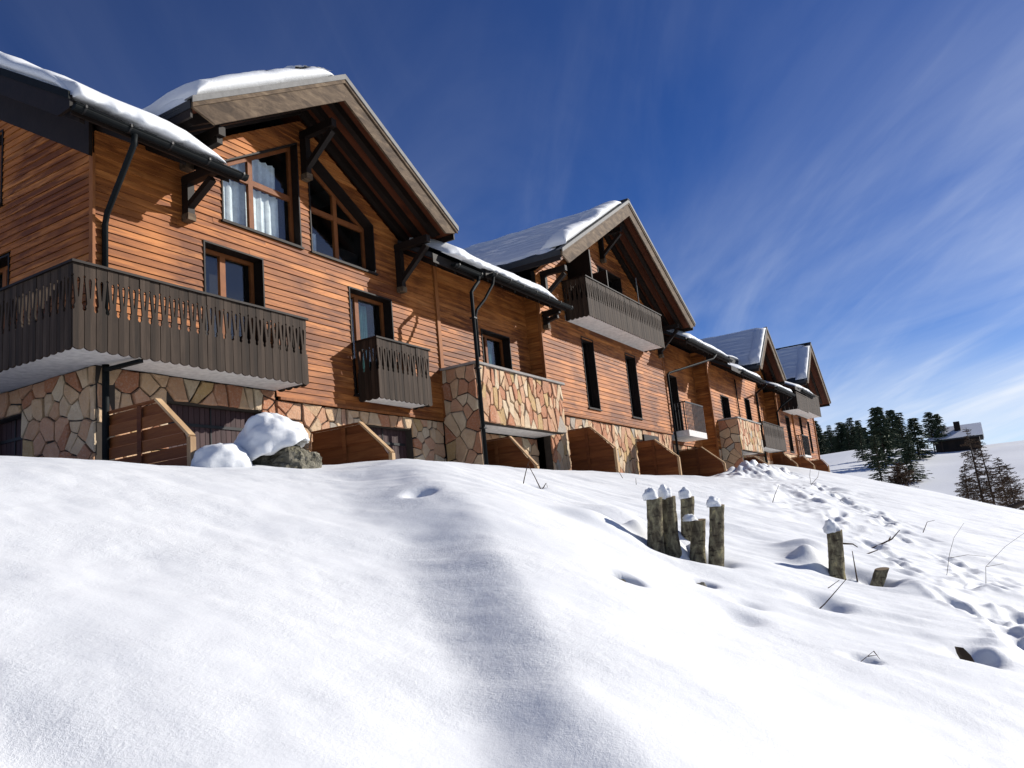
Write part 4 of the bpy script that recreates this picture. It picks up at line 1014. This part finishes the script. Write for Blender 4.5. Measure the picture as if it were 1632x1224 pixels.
# the cap thins out towards the sunny side and leaves the rock face bare there
lowcut = (.22 * (Pc[..., 0] * .75 - Pc[..., 1] * .66) / .6 - .03)
tuck = np.clip((lowcut - Pc[..., 2]) / .12, 0, 1); Pc[..., :2] *= (1 - .28 * tuck)[..., None]
Pc[..., 2] = np.maximum(Pc[..., 2], np.minimum(lowcut + .03 * np.sin(Pc[..., 0] * 19) * np.cos(Pc[..., 1] * 13), .3))
link('snow_cap', grid_mesh('snow_cap', Pc + cc, M['roofsnow'], True, True), boulder)
bz2 = ground(7.15, 8.45)
Pm = blob(48, 20, .38, .36, .28, .16, 5.2, 1.4, -.4) + np.array([7.18, 8.45, bz2 + .02])
tag(link('snow_mound', grid_mesh('snow_mound', Pm, M['roofsnow'], True, True)), 'rounded snow mound left of the boulder', 'snow mound')

# ================================================================== cut stumps
SG = 'cut trunks sticking out of the snow'
def stump(x, y, h, r, lean, label, cap=.075, capoff=(-.02, .03), seed=0, zoff=-.25):
    rg = random.Random(seed); z = ground(x, y)
    t = thing('tree_stump', label, 'stump', (x, y, z), SG)
    n, k = 22, 26; P = np.zeros((n, k, 3)); lx, ly = lean
    for j in range(k):
        u = j / (k - 1); zz = zoff + (h - zoff) * u; up = max(0, zz)
        for i in range(n):
            a = 2 * math.pi * i / n; q = mnoise.noise(Vector((math.cos(a) * 1.4 + seed, math.sin(a) * 1.4, zz * 5)))
            ring = .06 * mnoise.noise(Vector((math.cos(a) * .8, math.sin(a) * .8 + seed, zz * 22)))
            rr = r * (1 + .11 * q + ring + .22 * max(0, 1 - (zz + .1) / .35) ** 2)
            P[i, j] = (x + lx * up + math.cos(a) * rr, y + ly * up + math.sin(a) * rr, z + zz + (.012 * math.cos(a) if j == k - 1 else 0))
    link('trunk', grid_mesh('trunk', P, M['bark'], True, True), t)
    m = MB(); m.add([tuple(P[i, -1]) for i in range(n)], [tuple(range(n))]); part('cut_face', m, M['cutwood'], t)
    if cap:
        C_ = blob(24, 14, r * .95, r * .95, cap * 1.15, .30, seed + 2.0, 1.5, -.25) + np.array([x + lx * h + capoff[0], y + ly * h + capoff[1], z + h + .012])
        link('snow_cap', grid_mesh('snow_cap', C_, M['roofsnow'], True, True), t)
stump(8.38, 3.24, .56, .083, (.05, -.08), 'leftmost cut trunk of the snow-capped cluster on the slope', .085, seed=1)
stump(8.60, 3.14, .48, .080, (.03, -.05), 'second cut trunk from the left in the snow-capped cluster', .10, (.0, .03), seed=2)
stump(8.73, 2.92, .44, .080, (.09, -.12), 'shorter rough cut trunk third in the cluster, snow heaped on its left shoulder', .05, (-.07, .07), seed=3)
stump(8.72, 2.73, .68, .080, (.07, -.13), 'tallest rightmost cut trunk of the snow-capped cluster', .075, seed=4)
stump(9.4, 3.22, .46, .078, (.06, -.1), 'cut trunk standing behind the others in the cluster', .085, (-.02, .02), seed=5)
stump(10.30, 1.82, .54, .088, (.06, -.10), 'lone snow-capped cut trunk beside the footprints', .10, seed=6)
stump(10.24, 1.44, .26, .075, (.25, -.45), 'short tilted trunk stub right of the lone cut trunk', 0, seed=7)
# weathered plank end sticking up, lower right
z = ground(7.52, .44); m = MB()
m.prism([(-.04, -.15), (.04, -.15), (.04, .12), (.015, .18), (-.025, .19), (-.04, .14)], lambda a, b, d: (7.52 + a * .6 + d * .8 - b * .10, .44 - a * .8 + d * .6 + b * .35, z + b), -.02, .02)
tag(part('plank_end', m, M['slat']), 'grey plank end leaning out of the snow at lower right', 'plank')
# half-buried stones in the melt holes
for i, (x, y, r, lb) in enumerate(((6.16, 2.72, .075, 'dark stone inside the round melt hole left of the trunks'), (7.52, 2.52, .07, 'small brown stone peeking out below the trunk cluster'))):
    Pm = blob(20, 12, r, r, r * .9, .25, 31.0 + i, 1.5) + np.array([x, y, ground(x, y) + .05]); tag(link('stone', grid_mesh('stone', Pm, M['rock'], False, True)), lb, 'stone')
# dry twigs and weeds
def twig(x, y, pts_list, label, r=.006, group='dry twigs poking through the snow'):
    z = ground(x, y); t = MB()
    for pts in pts_list:
        q = [(x + a, y + b, z + c) for a, b, c in pts]; t.tube(q, [r * (1 - .6 * i / max(1, len(q) - 1)) for i in range(len(q))], 5)
    return tag(part('twig', t, M['twig']), label, 'twig', group)
twig(9.88, 5.50, [[(.10, -.12, -.05), (.05, -.05, .18), (.0, .01, .36)], [(-.10, .10, -.05), (-.05, .06, .16), (.0, .01, .36), (.02, -.01, .40)], [(-.12, .15, -.05), (-.15, .2, .10), (-.16, .22, .15)], [(.1, -.12, .0), (.14, -.17, .08), (.15, -.18, .02)]], 'dry weed bent to a pointed arch on the crest', .009)
twig(15.5, 6.45, [[(0, 0, -.1), (-.05, .08, .12), (-.12, .18, .26)]], 'thin twig on the crest below the plank fences', .008)
twig(14.3, 5.75, [[(0, 0, -.1), (.0, -.01, .12)]], 'very short twig right of the thin crest twig', .008)
twig(17.3, 4.10, [[(0, 0, -.1), (.05, -.1, .15), (.10, -.2, .34)]], 'single leaning twig above the trunk cluster, to its right', .010)
twig(8.20, 1.66, [[(-.05, .1, -.05), (.05, -.06, .08), (.18, -.26, .28)], [(-.08, .16, .10), (.02, .0, .0), (.10, -.16, -.02)]], 'forked twig in a hollow below the lone trunk', .008)
twig(8.96, 1.74, [[(0, 0, -.05), (.1, -.16, .05)]], 'short curved twig near the lone trunk', .006)
twig(10.27, 1.60, [[(0, 0, -.1), (0, 0, .34)]], 'upright stick between the lone trunk and the tilted stub', .011)
twig(10.34, 1.72, [[(0, 0, .42), (.06, -.12, .40), (.1, -.16, .36)]], 'dark side branch of the lone trunk', .012)
twig(6.43, 1.06, [[(-.1, .15, -.05), (-.02, .02, .05), (.05, -.08, .12)], [(.05, -.08, .12), (.07, -.11, .06)], [(.02, -.04, .09), (.06, -.09, .09)]], 'tiny twig with dried buds in the lower snow', .004)
twig(12.25, .84, [[(0, 0, -.1), (.05, -.1, .25), (.25, -.18, .45), (.42, -.32, .62)], [(.06, -.1, .20), (.15, -.3, .22), (.2, -.5, .18)]], 'tall bare shoot beside the footprints', .0035)
twig(12.0, .40, [[(0, 0, -.1), (.05, -.05, .2), (.2, -.3, .42), (.35, -.6, .6)], [(.05, -.06, .2), (.1, -.25, .22)]], 'bare forked shoot near the right edge', .0035)
twig(17.5, 1.45, [[(0, 0, -.05), (.1, -.12, .18), (.16, -.25, .2)]], 'small twig on the upper right slope', .008)
twig(25.0, 4.7, [[(0, 0, -.1), (.0, .0, .35), (.05, -.05, .6)], [(0, 0, .1), (.1, -.2, .3), (.2, -.25, .5)]], 'forked thin upright twig before the far fences', .008)
twig(13.9, 1.9, [[(0, 0, -.02), (.25, -.3, .10), (.35, -.42, .22)], [(.2, -.26, .08), (.1, -.3, .14)]], 'broken brown branch among the upper footprints', .016)
twig(12.3, 1.72, [[(-.1, .15, -.02), (.1, -.12, .06)]], 'dark root end among the lower footprints', .014)

# ================================================================== conifers and the far hamlet
def spruce_meshes(seed, h, r, dens=1.0, taper=1.0, bare=0.0):
    rg = random.Random(seed); tr = MB(); tr.tube([(0, 0, -1.0), (0, 0, h * .5), (0, 0, h)], [h * .022, h * .013, h * .003], 7)
    v = []; f = []
    lv = int(30 * dens)
    for l in range(lv):
        u = l / (lv - 1); z = h * (.06 + bare + (.94 - bare) * u); rad = r * ((1 - u) ** taper) * rg.uniform(.7, 1.15) + .03 * h * (1 - u) * .3
        nb = rg.randint(6, 9)
        for b in range(nb):
            a = rg.uniform(0, 2 * math.pi); L_ = rad * rg.uniform(.6, 1.15); droop = rg.uniform(.12, .38) * (1 - .6 * u)
            ca, sa = math.cos(a), math.sin(a)
            for k in range(int(9 * dens)):
                t = (k + rg.uniform(.1, 1)) / (9 * dens); cx = L_ * t; w = (.20 + .12 * (1 - t)) * r * rg.uniform(.5, 1.1); cz = z - droop * cx + .10 * cx * t
                off = rg.uniform(-.5, .5) * w; s_ = rg.uniform(.3, .7) * w
                px, py = ca * cx - sa * off, sa * cx + ca * off
                o = len(v); th = a + rg.uniform(-.9, .9); dx, dy = math.cos(th), math.sin(th)
                v += [(px - dy * s_ * .4, py + dx * s_ * .4, cz + rg.uniform(-.1, .05) * w), (px + dy * s_ * .4, py - dx * s_ * .4, cz + rg.uniform(-.1, .05) * w), (px + dx * w, py + dy * w, cz - rg.uniform(.05, .5) * w), (px + dx * w * .3, py + dy * w * .3, cz + .15 * w)]
                f += [(o, o + 1, o + 3), (o, o + 3, o + 2), (o + 1, o + 2, o + 3)]
    me = bpy.data.meshes.new('crown'); me.from_pydata(v, [], f); me.materials.append(M['needle']); me.update()
    return tr.mesh('trunk', M['trunk'], True), me
def bare_larch(seed, h, r, lean=(0, 0)):
    rg = random.Random(seed); tr = MB(); top = (lean[0] * h, lean[1] * h, h)
    tr.tube([(0, 0, -.8), (lean[0] * h * .5, lean[1] * h * .5, h * .5), top], [h * .018, h * .011, h * .002], 7)
    br = MB()
    for i in range(170):
        u = rg.uniform(.10, .98); z = h * u; a = rg.uniform(0, 2 * math.pi); L_ = r * (1.05 - u) ** .8 * rg.uniform(.5, 1.2) + .1
        b0 = Vector((lean[0] * z, lean[1] * z, z)); d = Vector((math.cos(a), math.sin(a), rg.uniform(-.25, .25)))
        mid = b0 + d * L_ * .5 + Vector((0, 0, -.06 * L_)); end = b0 + d * L_ + Vector((0, 0, rg.uniform(-.15, .12) * L_))
        br.tube([b0, mid, end], [.012, .008, .003], 3, False)
        for k in range(26):
            t = rg.uniform(.2, 1); p = b0.lerp(end, t); q = p + Vector((rg.uniform(-1, 1), rg.uniform(-1, 1), rg.uniform(-.9, .35))) * L_ * .22
            o = len(br.v); w = Vector((rg.uniform(-1, 1), rg.uniform(-1, 1), rg.uniform(-1, 1))).normalized() * .020
            br.add([p - w, p + w, q], [(0, 1, 2)])
    return tr.mesh('trunk', M['trunk'], True), br.mesh('crown', M['larch'])
SP = [spruce_meshes(1, 1, .32, .85), spruce_meshes(2, 1, .26, .85, .85), spruce_meshes(3, 1, .36, .9, .8), spruce_meshes(4, 1, .30, .8, .55, .25)]
def tree(name, ms, x, y, s, rot, label, group, sx=1.0, z=None):
    zz = ground(x, y) if z is None else z
    t = thing(name, label, 'tree', (x, y, zz), group)
    for nm, me in (('trunk', ms[0]), ('crown', ms[1])):
        o = link(nm, me, t, (x, y, zz), (0, 0, rot)); o.scale = (s * sx, s * sx, s)
TG = 'dark spruces beyond the slope'
tree('spruce_tree', SP[2], 120, 12.7, 8.0, .4, 'tall broad dark spruce, biggest of those beyond the slope', TG, 1.2)
tree('spruce_tree', SP[0], 100, 8.1, 4.6, 1.4, 'broad low spruce in front, right of the tallest spruce', TG, 1.45)
tree('spruce_tree', SP[1], 128, 10.8, 7.2, 2.4, 'dark spruce standing right behind the tallest one', TG, 1.3)
tree('spruce_tree', SP[2], 135, 9.6, 6.0, 3.4, 'rounded dark spruce left of the thin pines', TG, 1.35)
tree('spruce_tree', SP[0], 135, 17.2, 5.8, .9, 'slim spruce just left of the tallest spruce', TG, .9)
tree('pine_tree', SP[3], 150, 8.3, 6.6, .2, 'thin-crowned pine left of the far chalet', TG, 1.1)
tree('pine_tree', SP[3], 150, 7.1, 6.2, 2.2, 'second thin-crowned pine touching the far chalet', TG, 1.0)
tree('spruce_tree', SP[1], 46, 5.2, 2.5, .3, 'small young spruce on the shoulder of the slope', TG, 1.2)
rg_ = random.Random(5)
FL = []
for i in range(34):
    x = 190 + rg_.uniform(-12, 18); az = 4.9 + i * .19 + rg_.uniform(-.08, .08); y = x * math.tan(R(az))
    FL.append((x, y, rg_.uniform(5.2, 7.6)))
for i, (x, y, s) in enumerate(FL): tree('spruce_tree', SP[i % 3], x, y, s, rg_.uniform(0, 6), 'dark spruce in the forest edge behind the end of the chalet row', 'forest edge behind the chalets', rg_.uniform(1.0, 1.4), z=11.6 + rg_.uniform(-.4, .4))
LG = 'bare larches at the right edge'
for i, (x, y, h, r, ln, lb) in enumerate(((60, 1.15, 5.2, 1.3, (0, .03), 'tallest bare larch at the right, leftmost of its group'), (60.5, .55, 4.6, 1.2, (0, .05), 'leaning bare larch second in the right group'), (62, -.1, 3.6, 1.1, (0, .02), 'shorter bare larch third in the right group'), (58, -.5, 3.2, 1.2, (0, .03), 'low bushy bare larch touching the right edge'), (61, 2.0, 2.6, .9, (0, -.05), 'small bare larch left of the tall one'))):
    zz = {0: -.7, 1: -.9, 2: -1.1, 3: -1.3, 4: -.3}[i]
    ms = bare_larch(40 + i, h, r, ln); t = thing('larch_tree', lb, 'tree', (x, y, zz), LG)
    for nm, me in (('trunk', ms[0]), ('crown', ms[1])): link(nm, me, t, (x, y, zz))
ms = bare_larch(61, 1.1, .7); t = thing('bare_shrub', 'bare brown shrub below the small young spruce', 'shrub', (42, 3.9, ground(42, 3.9)))
link('stems', ms[1], t, (42, 3.9, ground(42, 3.9)))
# far chalet
FC = thing('far_chalet', 'small snow-roofed chalet on the far rise at right', 'chalet', (150, 5, 7.8))
def fq(name, mb, mat): return part(name, mb, M[mat], FC)
m = MB(); m.box(150, 158, 1.7, 8.1, 6.5, 9.95); fq('wall', m, 'dark')
m = MB(); m.prism([(149.0, 9.75), (154, 11.9), (159, 9.75), (159, 9.5), (154, 11.6), (149.0, 9.5)], lambda a, b, d: (a, d, b), 1.2, 8.8); fq('roof', m, 'shingle')
m = MB(); m.prism([(148.9, 9.82), (154, 12.05), (159, 9.85), (159, 9.77), (154, 11.91), (148.95, 9.74)], lambda a, b, d: (a, d, b), 1.1, 8.9); fq('roof_snow', m, 'roofsnow')
m = MB(); m.box(151.5, 152.4, 4.1, 5.0, 10.4, 12.5); fq('chimney', m, 'dark')
m = MB(); m.box(152.5, 153.2, 6.3, 7.1, 11.0, 12.2); fq('chimney', m, 'slabedge')
for y0 in (2.6, 4.4, 6.2):
    m = MB(); m.box(149.93, 149.98, y0, y0 + .8, 8.2, 9.2); fq('window', m, 'inside')
# cut log lying at the right edge below the larches
m = MB(); m.tube([(46, -.9, -.35), (46, .25, -.75)], [.10, .16], 8); tag(part('fallen_log', m, M['trunk']), 'fallen grey trunk leaning into the frame below the larches', 'log')
